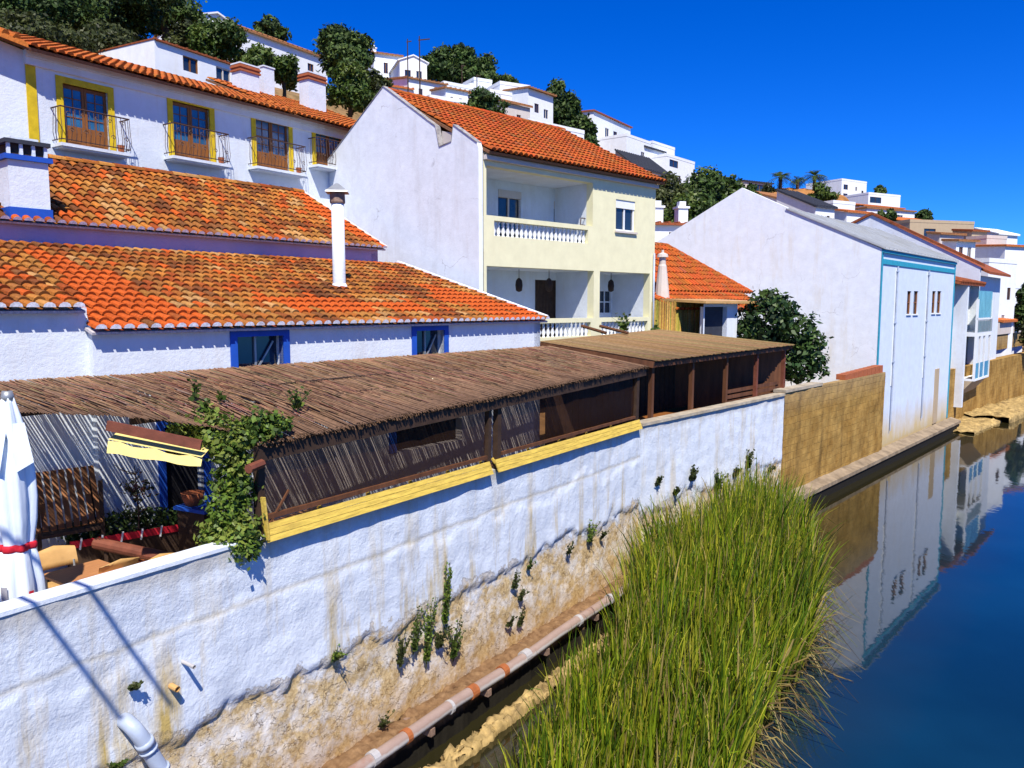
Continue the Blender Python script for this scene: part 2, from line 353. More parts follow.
def barrel_roof(mb, x0, x1, y0, z0, y1, z1, tw=.21, tl=.36, seg=5, colour=old_tile, white_eave=True, deck=.10, jit=.008):
    """roof slope from eave (y0,z0) up to (y1,z1); pans and tapered covers, one by one"""
    L = math.hypot(y1 - y0, z1 - z0); sy, szz = (y1 - y0) / L, (z1 - z0) / L; ny, nz = -szz, sy
    nc = max(1, round((x1 - x0) / tw)); tw = (x1 - x0) / nc; nr = max(1, round(L / tl)); tl = L / nr
    def P(x, s, h): return (x, y0 + sy * s + ny * h, z0 + szz * s + nz * h)
    mb.add([P(x0, 0, -.02), P(x1, 0, -.02), P(x1, L, -.02), P(x0, L, -.02), P(x0, 0, -deck), P(x1, 0, -deck), P(x1, L, -deck), P(x0, L, -deck)],
           [(0, 1, 2, 3), (7, 6, 5, 4), (0, 4, 5, 1), (1, 5, 6, 2), (2, 6, 7, 3), (3, 7, 4, 0)], 0, (.55, .52, .55) if white_eave else (.25, .12, .06))
    for i in range(nc):
        cx = x0 + (i + .5) * tw
        for j in range(nr):
            s0 = j * tl - .05; s1 = (j + 1) * tl + .03; c = colour(i, j); dx = random.uniform(-jit, jit); dh = random.uniform(0, jit); skew = random.uniform(-jit, jit)
            r0, r1 = tw * .42, tw * .33
            vs = []
            for s, r, h, d in ((s0, r0, .045 + dh, dx), (s1, r1, .012, dx + skew)):
                for k in range(seg + 1):
                    a = math.pi * k / seg; vs.append(P(cx + d - r * math.cos(a), s, h + r * .85 * math.sin(a)))
            n = seg + 1
            mb.add(vs, [(k, k + 1, n + k + 1, n + k) for k in range(seg)], 0, c)
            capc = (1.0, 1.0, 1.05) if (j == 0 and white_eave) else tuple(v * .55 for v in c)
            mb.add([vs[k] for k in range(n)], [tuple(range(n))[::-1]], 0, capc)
            # pan on the right hand side of the cover
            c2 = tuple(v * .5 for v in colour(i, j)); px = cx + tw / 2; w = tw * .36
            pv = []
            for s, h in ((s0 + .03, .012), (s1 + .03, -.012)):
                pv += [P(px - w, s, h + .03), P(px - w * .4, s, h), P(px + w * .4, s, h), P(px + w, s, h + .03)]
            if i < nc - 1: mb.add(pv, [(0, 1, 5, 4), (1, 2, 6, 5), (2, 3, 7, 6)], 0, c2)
    return mb
def ridge_tiles(mb, a, b, r=.12, tl=.4, colour=old_tile):
    a = Vector(a); b = Vector(b); n = max(1, round((b - a).length / tl)); d = (b - a) / n; side = d.cross(Vector((0, 0, 1))).normalized()
    for i in range(n):
        p, q = a + d * i - d * .08, a + d * (i + 1); vs = []
        for pt, rr in ((p, r * 1.1), (q, r * .95)):
            for k in range(7):
                t = math.pi * k / 6; vs.append(pt + side * rr * math.cos(t) + Vector((0, 0, rr * .8 * math.sin(t))))
        mb.add(vs, [(k, k + 1, 8 + k, 7 + k) for k in range(6)], 0, colour(i, 0))
    return mb

# ------------------------------------------------------------------ leaves
def leaf_cloud(lobes, n, size, cols, up=.35, aspect=1.7, shell=.55):
    """lobes: (cx,cy,cz,rx,ry,rz). returns V,Q,C of small leaf quads filling the lobes unevenly"""
    lob = np.array(lobes); vol = (lob[:, 3] * lob[:, 4] * lob[:, 5]) ** (2 / 3); k = rng.choice(len(lob), n, p=vol / vol.sum()); lb = lob[k]
    d = rng.normal(size=(n, 3)); d /= np.linalg.norm(d, axis=1)[:, None]
    rad = shell + (1 - shell) * rng.random(n) ** .7; bump = 1 + .22 * np.sin(d[:, 0] * 7 + k) * np.cos(d[:, 1] * 6 + 2 * k) + .12 * rng.normal(size=n)
    c = lb[:, :3] + d * lb[:, 3:] * (rad * bump)[:, None]
    nrm = d * .8 + rng.normal(size=(n, 3)) * .7; nrm[:, 2] += up; nrm /= np.linalg.norm(nrm, axis=1)[:, None]
    t = np.cross(nrm, rng.normal(size=(n, 3))); t /= np.linalg.norm(t, axis=1)[:, None]; b = np.cross(nrm, t)
    s = size * rng.uniform(.6, 1.35, n); t = t * (s * aspect / 2)[:, None]; b = b * (s / 2)[:, None]
    V = np.stack([c - t, c + b * .9 - t * .1, c + t, c - b * .9 + t * .1], 1).reshape(-1, 3)
    Q = np.arange(4 * n).reshape(n, 4)
    cols = np.array(cols); tone = rng.integers(0, len(cols), len(lob)); pick = np.where(rng.random(n) < .5, tone[k], rng.integers(0, len(cols), n))
    C = cols[pick] * rng.uniform(.7, 1.25, n)[:, None]
    return V, Q, C
GREENS = dict(dark=[(.032, .065, .014), (.055, .10, .02), (.085, .13, .028), (.02, .04, .01)],
              mid=[(.055, .10, .014), (.085, .14, .022), (.04, .075, .014), (.12, .165, .03)],
              olive=[(.06, .075, .02), (.08, .095, .025), (.045, .06, .016), (.03, .04, .012)],
              bright=[(.10, .17, .02), (.14, .22, .03), (.06, .11, .015), (.19, .24, .04)],
              citrus=[(.026, .065, .018), (.05, .10, .022), (.085, .145, .035), (.018, .04, .012)])
def tree(name, label, px, ytop, ybase, Y, wpx, pal='dark', shape='round', group=None, cat='tree', nl=None, ground=None, leaf=None, dens=1.0):
    base = at_y(px, ybase, Y); k = Y / F; h = (ybase - ytop) * k * 1.04; w = wpx * k * 1.28
    gz = base[2] if ground is None else min(ground, base[2])
    t = thing(name, label, cat, (base[0], base[1], gz), 0, group); o = base[2] - gz
    lobes = []
    n = nl or random.randint(11, 16)
    for i in range(n):
        a = random.uniform(0, 2 * math.pi); rr = random.uniform(.15, .78)
        if shape == 'pine': zc = o + h * random.uniform(.62, .84); s = random.uniform(.2, .34)
        elif shape == 'bush': zc = o + h * random.uniform(.22, .75); s = random.uniform(.15, .29)
        else: zc = o + h * random.uniform(.32, .84); s = random.uniform(.15, .29)
        rr *= 1 - .5 * max(0, (zc - o) / h - .55) / .45
        lobes.append((math.cos(a) * rr * w / 2, math.sin(a) * rr * w / 2, zc, s * w * .75, s * w * .75, s * min(w, h) * random.uniform(.5, .75)))
    if shape == 'bush': lobes += [(random.uniform(-.2, .2) * w, 0, o + h * .22, w * .36, w * .36, h * .22), (random.uniform(-.2, .2) * w, 0, o + h * .35, w * .4, w * .4, h * .2)]
    lobes.append((0, 0, o + h * (.74 if shape == 'pine' else .62), w * .30, w * .30, h * .22))
    lobes.append((random.uniform(-.1, .1) * w, 0, o + h * .84, w * .22, w * .22, h * .16))
    ls = leaf or max(.07, 2.5 * k); area = wpx * (ybase - ytop); cnt = int(min(16000, max(700, area * 1.6 * dens * (3.4 * k / ls) ** 2)))
    V, Q, C = leaf_cloud(lobes, cnt, ls, GREENS[pal]); np_mesh('crown', V, Q, 'leaf' if pal not in ('dark',) else 'leaf_dry', C, t)
    mb = MB(); r0 = max(.05, w * .035); zb = o + h * .62
    mb.tube([(0, 0, -.3), (r0 * .5, 0, zb * .35), (-r0 * .4, 0, zb * .7), (0, 0, zb)], [r0 * 1.3, r0, r0 * .8, r0 * .4], 8)
    for l in lobes[:5]: mb.tube([(0, 0, zb * random.uniform(.4, .7)), (l[0] * .6, l[1] * .6, l[2] * .8), (l[0], l[1], l[2])], [r0 * .5, r0 * .35, r0 * .12], 6)
    mb.build('trunk', 'bark', t, True)
    return t

# ================================================================== SETTING
WA, WP = 55.8, (-4.88, 7.18)           # white river wall, near run
W2A, W2P = 48.7, (3.20, 19.20)         # its far run
BASE_ANG = 50.0
_ca, _sa = math.cos(R(BASE_ANG)), math.sin(R(BASE_ANG))
def st(x, y): return (-(x - 3.2) * _sa + (y - 19.2) * _ca, (x - 3.2) * _ca + (y - 19.2) * _sa)
def terrain(x, y):
    s, t = st(x, y)
    z = np.interp(s, [0, 4, 9, 16, 22, 32, 41, 54, 70, 120, 300], [1.6, 2.7, 4.4, 5.4, 7.0, 15.5, 22.5, 27.5, 29.5, 30, 30])
    z = z * np.interp(t, [-50, 0, 120, 220, 320, 600], [1, 1, 1, .93, .7, .4])
    return z + (.7 * mnoise.noise(Vector((x * .06, y * .06, 1.3))) if s > 22 else 0)
def make_ground():
    ss = [.9, 2, 4, 6.5, 9, 12, 16, 19, 22, 25, 28, 32, 36, 41, 47, 54, 62, 70, 85, 110, 150, 220, 400, 900]
    ts = list(range(-60, 60, 5)) + list(range(60, 260, 8)) + [270, 300, 350, 420, 520, 700, 1000, 1500]
    V = []; Q = []
    for t in ts:
        for s in ss:
            x = 3.2 + t * _ca - s * _sa; y = 19.2 + t * _sa + s * _ca; V.append((x, y, terrain(x, y)))
    n = len(ss)
    for i in range(len(ts) - 1):
        for j in range(n - 1): Q.append((i * n + j, (i + 1) * n + j, (i + 1) * n + j + 1, i * n + j + 1))
    mb = MB(); mb.add(V, Q); tag(mb.build('hillside', 'soil', None, True), None, None, kind='structure')
make_ground()
def make_water():
    t = NT('river_water'); t.set(.03, .5); t.p.inputs['IOR'].default_value = 1.52
    deep = t.ramp(t.noise(.25, 3), .35, .7, (.002, .018, .036), (.003, .028, .058))
    d_ = t.n('ShaderNodeVectorMath', operation='DOT_PRODUCT'); t.l(t.tc.outputs['Object'], d_.inputs[0]); d_.inputs[1].default_value = (-_sa, _ca, 0)
    sh = t.range(t.math('ADD', d_.outputs['Value'], t.math('MULTIPLY', t.noise(.6, 4), 1.2)), 3.2 * -_sa + 19.2 * _ca - 6.5, 3.2 * -_sa + 19.2 * _ca - 2.2)
    t.base(t.mix(sh, deep, (.018, .016, .006)))   # shallow muddy bottom along the bank
    m = t.coord((1, 1, 1)); a = t.noise(1.6, 3, .5, (1, .45, 1)); b = t.noise(7, 2, .5, (1, .5, 1))
    t.bump(t.math('ADD', a, t.math('MULTIPLY', b, .22)), .055, .06)
    mb = MB(); mb.add([(-60, -80, 0), (900, -80, 0), (900, 900, 0), (-60, 900, 0)], [(0, 1, 2, 3)])
    tag(mb.build('river', t.m), None, None, kind='structure')
make_water()
# terrace floor behind the near wall, yard behind the far wall
mb = MB()
A = loc2world(WP, WA, -9, .12); B_ = W2P; C_ = loc2world(W2P, W2A, 17.5, .1)
far1 = loc2world(W2P, W2A, 17.5, 3.6); far0 = loc2world(WP, WA, 12, 4.6); far2 = loc2world(WP, WA, -9, 6)
mb.prism([(A[0], A[1], 2.70), (B_[0] - .05, B_[1] + .12, 2.70), (C_[0], C_[1], 2.70), (far1[0], far1[1], 2.70), (far0[0], far0[1], 2.70), (far2[0], far2[1], 2.70)], (0, 0, .25))
tag(mb.build('terrace_floor', 'paving'), None, None, kind='structure')

# ---- river walls
def fbm(x, y, z): return mnoise.fractal(Vector((x, y, z)), 1.0, 2.0, 4)
def river_wall(name, label, p, ang, x0, x1, z0, z1, mat, dx=.06, disp=.03, step=None, thick=.24, coping=None):
    t = thing(name, label, 'wall', (p[0], p[1], 0), ang)
    nx = int((x1 - x0) / dx); nz = int((z1 - z0) / dx); V = []; Q = []
    for i in range(nx + 1):
        x = x0 + (x1 - x0) * i / nx
        for j in range(nz + 1):
            z = z0 + (z1 - z0) * j / nz
            d = fbm(x * .9, z * .9, 3.1) * disp + fbm(x * 3.2, z * 3.2, 8.8) * disp * .45
            if step:
                for zs, amt in step:
                    e = z + .35 * (fbm(x * .8, 2.2, zs)) + .12 * fbm(x * 4, z * 4, zs)
                    d += amt * (1 if e < zs else max(0, 1 - (e - zs) / .05))
            V.append((x, d, z))
    m = nz + 1
    for i in range(nx):
        for j in range(nz): Q.append((i * m + j, (i + 1) * m + j, (i + 1) * m + j + 1, i * m + j + 1))
    mb = MB(); mb.add(V, Q)
    n = len(mb.v); mb.add([(x0, thick, z0), (x1, thick, z0), (x1, thick, z1), (x0, thick, z1)], [(3, 2, 1, 0)])
    for i in range(nx):
        a = V[i * m + nz]; b = V[(i + 1) * m + nz]; mb.add([a, b, (b[0], thick, z1), (a[0], thick, z1)], [(0, 1, 2, 3)])
    a, b = V[nz], V[nx * m + nz]
    mb.add([V[0], V[nz], (x0, thick, z1), (x0, thick, z0)], [(0, 1, 2, 3)]); mb.add([V[nx * m], V[nx * m + nz], (x1, thick, z1), (x1, thick, z0)], [(3, 2, 1, 0)])
    mb.build('masonry', mat, t, True)
    return t
wl = 14.3
M['wall_near'] = river_wall_mat('near_river_wall', 2.0, 3.3)
M['wall_far'] = river_wall_mat('far_river_wall', 1.75, 5.0, stain=.5)
w1 = river_wall('river_wall', 'long white plastered river wall with peeling stone at its foot, below the yellow sill boards', WP, WA, -9, wl, -.6, 4.05, 'wall_near', .06, .024, [(2.05, .05), (3.22, -.018)])
mb = MB(); mb.box(-9, 3.2, -.03, .26, 4.054, 4.10); mb.build('coping', 'plaster', w1)
w2 = river_wall('river_wall', 'shorter white river wall below the brown shelter, beside the ochre wall', W2P, W2A, .0, 8.95, -.6, 4.02, 'wall_far', .07, .022, [(1.7, .05)])
def ochre_mat():
    t = NT('ochre_render'); t.set(.95, .1); n = t.noise(1.0, 7, .7); n2 = t.noise(5, 6, .7)
    c = t.ramp(n, .3, .72, (.20, .105, .022), (.46, .29, .085)); c = t.mix(t.math('MULTIPLY', t.ramp(t.noise(1.8, 6, .7, (1, 1, .12)), .5, .75), .7), c, (.06, .035, .014))
    z = t.axis(2); c = t.mix(t.math('MULTIPLY', t.range(t.math('ADD', z, t.math('MULTIPLY', n2, .8)), 3.6, 4.6), .5), c, (.34, .26, .15))
    cb_ = t.n('ShaderNodeCombineXYZ'); t.l(t.axis(0), cb_.inputs[0]); t.l(t.axis(2), cb_.inputs[1]); bk = t.n('ShaderNodeTexBrick'); bk.inputs['Scale'].default_value = 1.0; bk.inputs['Brick Width'].default_value = .5; bk.inputs['Row Height'].default_value = .25; bk.inputs['Mortar Size'].default_value = .012; bk.inputs['Mortar Smooth'].default_value = .6
    wv = t.n('ShaderNodeVectorMath', operation='ADD'); nw = t.n('ShaderNodeTexNoise'); nw.inputs['Scale'].default_value = 3; sc_ = t.n('ShaderNodeVectorMath', operation='SCALE'); sc_.inputs['Scale'].default_value = .05; t.l(t.tc.outputs['Object'], nw.inputs['Vector']); t.l(nw.outputs['Color'], sc_.inputs[0]); t.l(cb_.outputs[0], wv.inputs[0]); t.l(sc_.outputs[0], wv.inputs[1]); t.l(wv.outputs[0], bk.inputs['Vector'])
    mo = t.math('MULTIPLY', bk.outputs['Fac'], t.ramp(t.noise(.9, 5), .35, .6)); c = t.mix(t.math('MULTIPLY', mo, .32), c, (.09, .055, .025))
    t.base(c); t.bump(t.math('SUBTRACT', t.math('ADD', n, n2), mo), .6, .04); return t.m
M['ochre'] = ochre_mat()
w3 = river_wall('river_wall', 'rough ochre river wall between the white wall and the tall pale blue building', W2P, W2A, 8.98, 20.1, -.6, 4.1, 'ochre', .09, .04)
mb = MB(); random.seed(3)
for i in range(9): mb.box(15.0 + i * .54, 15.5 + i * .54, .02, .38, 4.105, 4.32 + .012 * i)
mb.build('brick_top', 'terracotta', w3)
mb = MB(); mb.box(9.0, 12.4, -.04, .4, 4.104, 4.2); mb.build('coping', 'concrete', w3)
# sloping cap of the far white wall
mb = MB(); mb.box(.02, 8.9, -.06, .3, 4.025, 4.10); mb.build('coping', 'concrete', w2)

# ---- footing ledges of rock and concrete
def rock_ledge(name, label, p, ang, x0, x1, y0, y1, z1, mat='rock', rough=.07, group=None):
    t = thing(name, label, 'ledge', (p[0], p[1], 0), ang, group); n = int((x1 - x0) / .04); prof = [(y1, -.5), (y1 - .01, z1 - .02)] + [(y1 + (y0 - y1) * k / 8, z1 + .03 * math.sin(math.pi * k / 8)) for k in range(1, 9)] + [(y0 - .01, z1 - .12), (y0 - .02, -.5)]
    V = []; Q = []; m = len(prof)
    for i in range(n + 1):
        x = x0 + (x1 - x0) * i / n
        for j, (y, z) in enumerate(prof):
            V.append((x + .02 * fbm(x * 5, j, 1), y + rough * fbm(x * 2.1, j * .6, 4.4) + rough * .7 * fbm(x * 8, j, 9), z + (rough * fbm(x * 2.7, j * .7, 7.7) + rough * .8 * fbm(x * 11, j, 2) if 0 < j < m - 1 else 0)))
    for i in range(n):
        for j in range(m - 1): Q.append((i * m + j, i * m + j + 1, (i + 1) * m + j + 1, (i + 1) * m + j))
    if mat == 'rock':                                  # cobbled surface: rounded stones with gaps between
        W_ = []
        for i, (x, y, z) in enumerate(V):
            dd = mnoise.voronoi(Vector((x * 3.2, y * 3.2 + 7, z * 3.2)))[0]; b_ = min(.5, dd[1] - dd[0]); W_.append((x, y, z + (.16 * b_ - .05 if 0 < i % m < m - 1 else 0)))
        V = W_
    mb = MB(); mb.add(V, Q); mb.build('stone', mat, t, True); return t
rock_ledge('rock_ledge', 'narrow ledge of rough yellow stones in the water below the grey pipe', WP, WA, -9, 13.6, -1.05, -.78, .12)
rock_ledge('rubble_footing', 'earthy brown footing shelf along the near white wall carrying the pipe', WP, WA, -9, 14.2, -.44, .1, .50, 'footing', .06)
t = thing('concrete_footing', 'pale concrete kerb at the foot of the ochre wall and pale blue building', 'ledge', (W2P[0], W2P[1], 0), W2A)
mb = MB(); mb.prism([(9.0, -.42, .36), (33.5, -.42, .36), (33.5, .1, .52), (9.0, .1, .52)], (0, 0, .14)); mb.build('kerb', 'footing_pale', t)
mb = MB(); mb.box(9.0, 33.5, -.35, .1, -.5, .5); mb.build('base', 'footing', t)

# ---- the long pipe on the near wall
t = thing('drain_pipe', 'long weathered grey and rust pipe running along the foot of the white wall', 'pipe', (WP[0], WP[1], 0), WA)
mb = MB(); mb.tube([(-9 + i * .8, -.56 + .012 * math.sin(i * 1.7), .62 + .015 * math.sin(i * 1.1)) for i in range(29)], .095, 14); mb.build('pipe_run', 'pipe', t, True)
for x, m_, w_ in ((4.3, 'pipe_ring', .12), (5.0, 'rust_ring', .1), (6.05, 'pipe_ring', .06), (6.6, 'rust_ring', .16), (7.5, 'rust_ring', .14), (8.2, 'pipe_ring', .18), (10.2, 'pipe_ring', .1), (11.6, 'pipe_ring', .1)):
    mb = MB(); mb.tube([(x, -.56, .622), (x + w_, -.56, .622)], .112, 14); mb.build('coupling', m_, t, False)
for x in (3.5, 5.6, 7.1, 9.0, 11.0, 12.6):
    mb = MB(); mb.box(x - .05, x + .05, -.62, .05, .38, .5); mb.build('bracket', 'rust_metal', t)

# ---- outlet pipe, stubs and nest in the near wall
def wl_pt(px, py, out=0.0):
    s, z = sz(px, py, WP, WA); return s, z
s, z = wl_pt(124, 722)
t = thing('outlet_pipe', 'bent grey plastic pipe coming out of the white wall at lower left', 'pipe', (*loc2world(WP, WA, s, 0), 0), WA)
mb = MB(); mb.tube([(0, .15, z + .02), (0, -.06, z + .02), (.02, -.15, z - .03), (.07, -.19, z - .14), (.42, -.21, z - .95), (.9, -.24, z - 2.2)], .085, 14); mb.build('pipe_run', 'pvc', t, True)
for c_ in ([(.10, -.193, z - .20), (.13, -.195, z - .27)], [(.145, -.196, z - .31), (.155, -.197, z - .335)], [(.27, -.203, z - .60), (.285, -.204, z - .63)]): MB().tube(c_, .102, 14).build('collar', 'pvc', t, True)
for (a, b, lab, mt, ln, rr) in ((182, 661, 'white pipe stub sticking out of the wall above the bent grey pipe', 'pipe_ring', .24, .022), (170, 685, 'short orange brown pipe stub with a broken mouth in the white wall', 'chair_wood', .15, .035)):
    s, z = wl_pt(a, b); q = loc2world(WP, WA, s, 0); t = thing('pipe_stub', lab, 'pipe', (q[0], q[1], z), WA)
    mb = MB(); mb.tube([(0, .1, 0), (0, -ln, -.01)], rr, 10, cap=False); mb.tube([(0, .1, 0), (0, -ln, -.01)], rr * .8, 10, cap=False); mb.build('pipe_end', mt, t)

# ================================================================== ROW HOUSE with two tiled roofs
LA_, LP = 51.18, (-6.29, 11.60)
row = thing('tiled_house', 'long low white house with two old clay tile roofs behind the reed pergola', 'house', (LP[0], LP[1], 0), LA_)
def ls(px, py): return sz(px, py, LP, LA_)
LEN = 11.2
wins = [(ls(237, 350)[0], ls(283, 350)[0], 5.3, ls(237, 337)[1]), (ls(416, 345)[0], ls(444, 345)[0], 5.3, ls(416, 331)[1])]
door = (ls(166, 480)[0], ls(204, 480)[0], 2.95, 5.05); dark = (ls(396, 450)[0], ls(462, 440)[0], 3.9, 5.25)
holes = [(*w, .25) for w in wins] + [(*door, .25), (*dark, .25)]
mb = MB(); mb.wall(.05, LEN, 2.6, 6.66, 0, holes)
mb.wall(-9, .05, 2.6, 6.98, .14, [(-2.6, -1.9, 5.35, 6.3, .25)])
mb.add([(.05, 0, 2.6), (.05, .14, 2.6), (.05, .14, 6.86), (.05, 0, 6.64)], [(3, 2, 1, 0)])
mb.prism([(LEN, 0, 3.0), (LEN, 5.6, 3.0), (LEN, 5.6, 8.2), (LEN, 0, 6.62)], (-.25, 0, 0))
mb.build('wall', 'plaster', row)
mb = MB(); mb.wall(-10, 10.6, 5.0, 8.68, 5.55); mb.prism([(10.6, 5.55, 5), (10.6, 12, 5), (10.6, 12, 8.0), (10.6, 9.3, 10.5), (10.6, 5.55, 8.55)], (-.25, 0, 0)); mb.build('upper_wall', 'plaster_eave_shade', row)
def roof_hit(px, py, P, ang, y0, z0, y1, z1):
    a = R(ang); d = sight(px, py); o = np.array([0, 0, EYE]); m = (z1 - z0) / (y1 - y0)
    ly = lambda v: -v[0] * math.sin(a) + v[1] * math.cos(a); o2 = o - np.array([P[0], P[1], 0])
    t = (z0 + (ly(o2) - y0) * m - o[2]) / (d[2] - ly(d) * m); q = o2 + t * d
    return q[0] * math.cos(a) + q[1] * math.sin(a), (ly(q) - y0) * math.hypot(1, m)
def in_poly(x, y, poly):
    c = False; j = len(poly) - 1
    for i in range(len(poly)):
        (xa, ya), (xb, yb) = poly[i], poly[j]
        if (ya > y) != (yb > y) and x < (xb - xa) * (y - ya) / (yb - ya) + xa: c = not c
        j = i
    return c
LOW = (-.14, 6.63, 5.50, 8.24); UPR = (5.36, 8.68, 9.3, 10.62)
def tile_fn(polys, nc, x0, x1, pr, stray=.0):
    L = math.hypot(pr[2] - pr[0], pr[3] - pr[1]); nr = max(1, round(L / .36)); tl = L / nr; n = max(1, round((x1 - x0) / .205)); tw = (x1 - x0) / n
    loc_ = [[roof_hit(px, py, LP, LA_, *pr) for px, py in q] for q in polys]
    def f(i, j):
        x, sv = x0 + (i + .5) * tw, (j + .5) * tl
        if any(in_poly(x, sv, q) for q in loc_): return new_tile(i, j) if random.random() > .04 else old_tile(i, j)
        return new_tile(i, j) if random.random() < stray else old_tile(i, j)
    return f
NEWP = [[(14, 251), (62, 258), (84, 272), (108, 273), (146, 298), (205, 318), (196, 330), (84, 330), (82, 300), (60, 280)], [(250, 296), (300, 300), (420, 306), (420, 315), (300, 314)], [(420, 285), (470, 296), (545, 318), (500, 321), (430, 300)]]
NEWU = [[(280, 186), (318, 190), (400, 250), (385, 250), (330, 226)]]
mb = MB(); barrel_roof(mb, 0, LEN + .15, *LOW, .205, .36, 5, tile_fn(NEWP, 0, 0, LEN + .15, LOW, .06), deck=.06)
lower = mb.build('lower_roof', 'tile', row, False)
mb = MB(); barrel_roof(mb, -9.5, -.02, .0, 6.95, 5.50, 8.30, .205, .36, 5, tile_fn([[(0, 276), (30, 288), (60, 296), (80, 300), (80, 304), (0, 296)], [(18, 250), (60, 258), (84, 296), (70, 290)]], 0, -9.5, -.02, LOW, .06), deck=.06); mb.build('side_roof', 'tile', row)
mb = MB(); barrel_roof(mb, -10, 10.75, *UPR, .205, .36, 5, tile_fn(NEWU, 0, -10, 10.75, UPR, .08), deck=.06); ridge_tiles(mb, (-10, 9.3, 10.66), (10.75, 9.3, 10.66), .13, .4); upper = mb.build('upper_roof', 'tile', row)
mb = MB(); mb.prism([(LEN + .10, -.1, 6.68), (LEN + .22, -.1, 6.68), (LEN + .22, 5.5, 8.28), (LEN + .10, 5.5, 8.28)], (0, 0, .08)); mb.build('verge', 'plaster_old', row)
mb = MB(); mb.prism([(10.74, 5.4, 8.72), (10.86, 5.4, 8.72), (10.86, 9.3, 10.66), (10.74, 9.3, 10.66)], (0, 0, .05)); mb.build('verge', 'plaster_grey', row)
for w in wins:
    mb = MB()
    a, b, c, d = w; e = .13
    mb.box(a - e, a, -.03, .12, c, d + e); mb.box(b, b + e, -.03, .12, c, d + e); mb.box(a, b, -.031, .12, d, d + e - .002)
    f = mb.build('window', 'blue', row)
    mb = MB(); mb.box(a, b, .2, .23, c, d); mb.build('pane', 'glass', f)
    mb = MB(); mb.box((a + b) / 2 - .02, (a + b) / 2 + .02, .16, .2, c, d); mb.bar((a + .1, .18, c), (b - .1, .16, d - .1), .03); mb.build('glazing_bar', 'metal', f)
a, b, c, d = -2.6, -1.9, 5.35, 6.3
mb = MB(); mb.box(a - .13, a, .11, .26, c, d + .13); mb.box(b, b + .13, .11, .26, c, d + .13); mb.box(a, b, .111, .26, d, d + .128); f = mb.build('window', 'blue', row); mb = MB(); mb.box(a, b, .34, .37, c, d); mb.build('pane', 'glass', f)
a, b, c, d = door
mb = MB(); mb.box(a - .12, a, -.03, .1, c, d + .12); mb.box(b, b + .12, -.03, .1, c, d + .12); mb.box(a, b, -.031, .1, d, d + .118); f = mb.build('door', 'blue', row); mb = MB(); mb.box(a, b, .2, .24, c, d); mb.build('door_leaf', 'black', f)
a, b, c, d = dark
mb = MB(); mb.box(a - .2, a, -.03, .12, c, d); mb.box(a, b, .2, .24, c, d, 1); mb.build('hatch', ['blue', 'black'], row)
# square chimney with blue base and tall round flue
def roofz(y): return 8.68 + (y - 5.36) * (10.62 - 8.68) / (9.3 - 5.36)
cx0, cz0 = ls(10, 150)
c0 = at_plane(30, 222, LP, LA_)
lo_, hi_ = 5.45, 7.5
for _ in range(30):                                    # set it on the slope where its foot meets the tiles
    yc = (lo_ + hi_) / 2
    if sz(30, 221, loc2world(LP, LA_, 0, yc), LA_)[1] > roofz(yc): lo_ = yc
    else: hi_ = yc
pc = loc2world(LP, LA_, 0, yc); sc0 = sz(11, 215, pc, LA_)[0]; sc1 = sz(51, 215, pc, LA_)[0]; zt = sz(28, 140, pc, LA_)[1]; zb = roofz(yc)
mb = MB(); wch = sc1 - sc0
mb.box(sc0, sc1, yc, yc + .62, zb - .05, zt - .42, 0); mb.box(sc0 - .03, sc1 + .03, yc - .03, yc + .65, zb - .06, zb + .24, 1)
mb.box(sc0 - .07, sc1 + .07, yc - .07, yc + .69, zt - .42, zt - .32, 1); mb.box(sc0 + .05, sc1 - .05, yc + .05, yc + .57, zt - .32, zt - .1, 2); mb.box(sc0 - .05, sc1 + .05, yc - .05, yc + .67, zt - .1, zt - .02, 3); mb.prism([(sc0 + .12, yc + .1, zt - .02), (sc1 - .12, yc + .1, zt - .02), (sc1 - .12, yc + .5, zt - .02), (sc0 + .12, yc + .5, zt - .02)], (0, 0, .07), 0)
for k in range(4): mb.box(sc0 + k * (wch - .06) / 3, sc0 + k * (wch - .06) / 3 + .06, yc - .002, yc + .05, zt - .32, zt - .1, 0)
mb.build('chimney', ['plaster', 'blue', 'dark_wood', 'tarp'], upper)
yf = 2.6; pf = loc2world(LP, LA_, 0, yf); sf, zf0 = sz(340, 314, pf, LA_); zft = sz(339, 188, pf, LA_)[1]; 
rz_ = 6.63 + (yf + .14) * (8.24 - 6.63) / 5.64
mb = MB(); mb.lathe([(.15, rz_ - .3), (.15, rz_ + .05), (.145, zft - .36)], sf, yf, 18, 0); mb.lathe([(.18, rz_ - .2), (.2, rz_ + .03), (.15, rz_ + .12)], sf, yf, 18, 0)
mb.lathe([(.17, zft - .36), (.18, zft - .33), (.17, zft - .12)], sf, yf, 12, 1); mb.lathe([(.36, zft - .12), (.34, zft - .085), (.04, zft + .1)], sf, yf, 4, 2)
mb.build('chimney', ['plaster', 'rust_metal', 'metal'], lower, True)
for pol in lower.children[0].data.polygons: pol.use_smooth = (pol.material_index == 0)

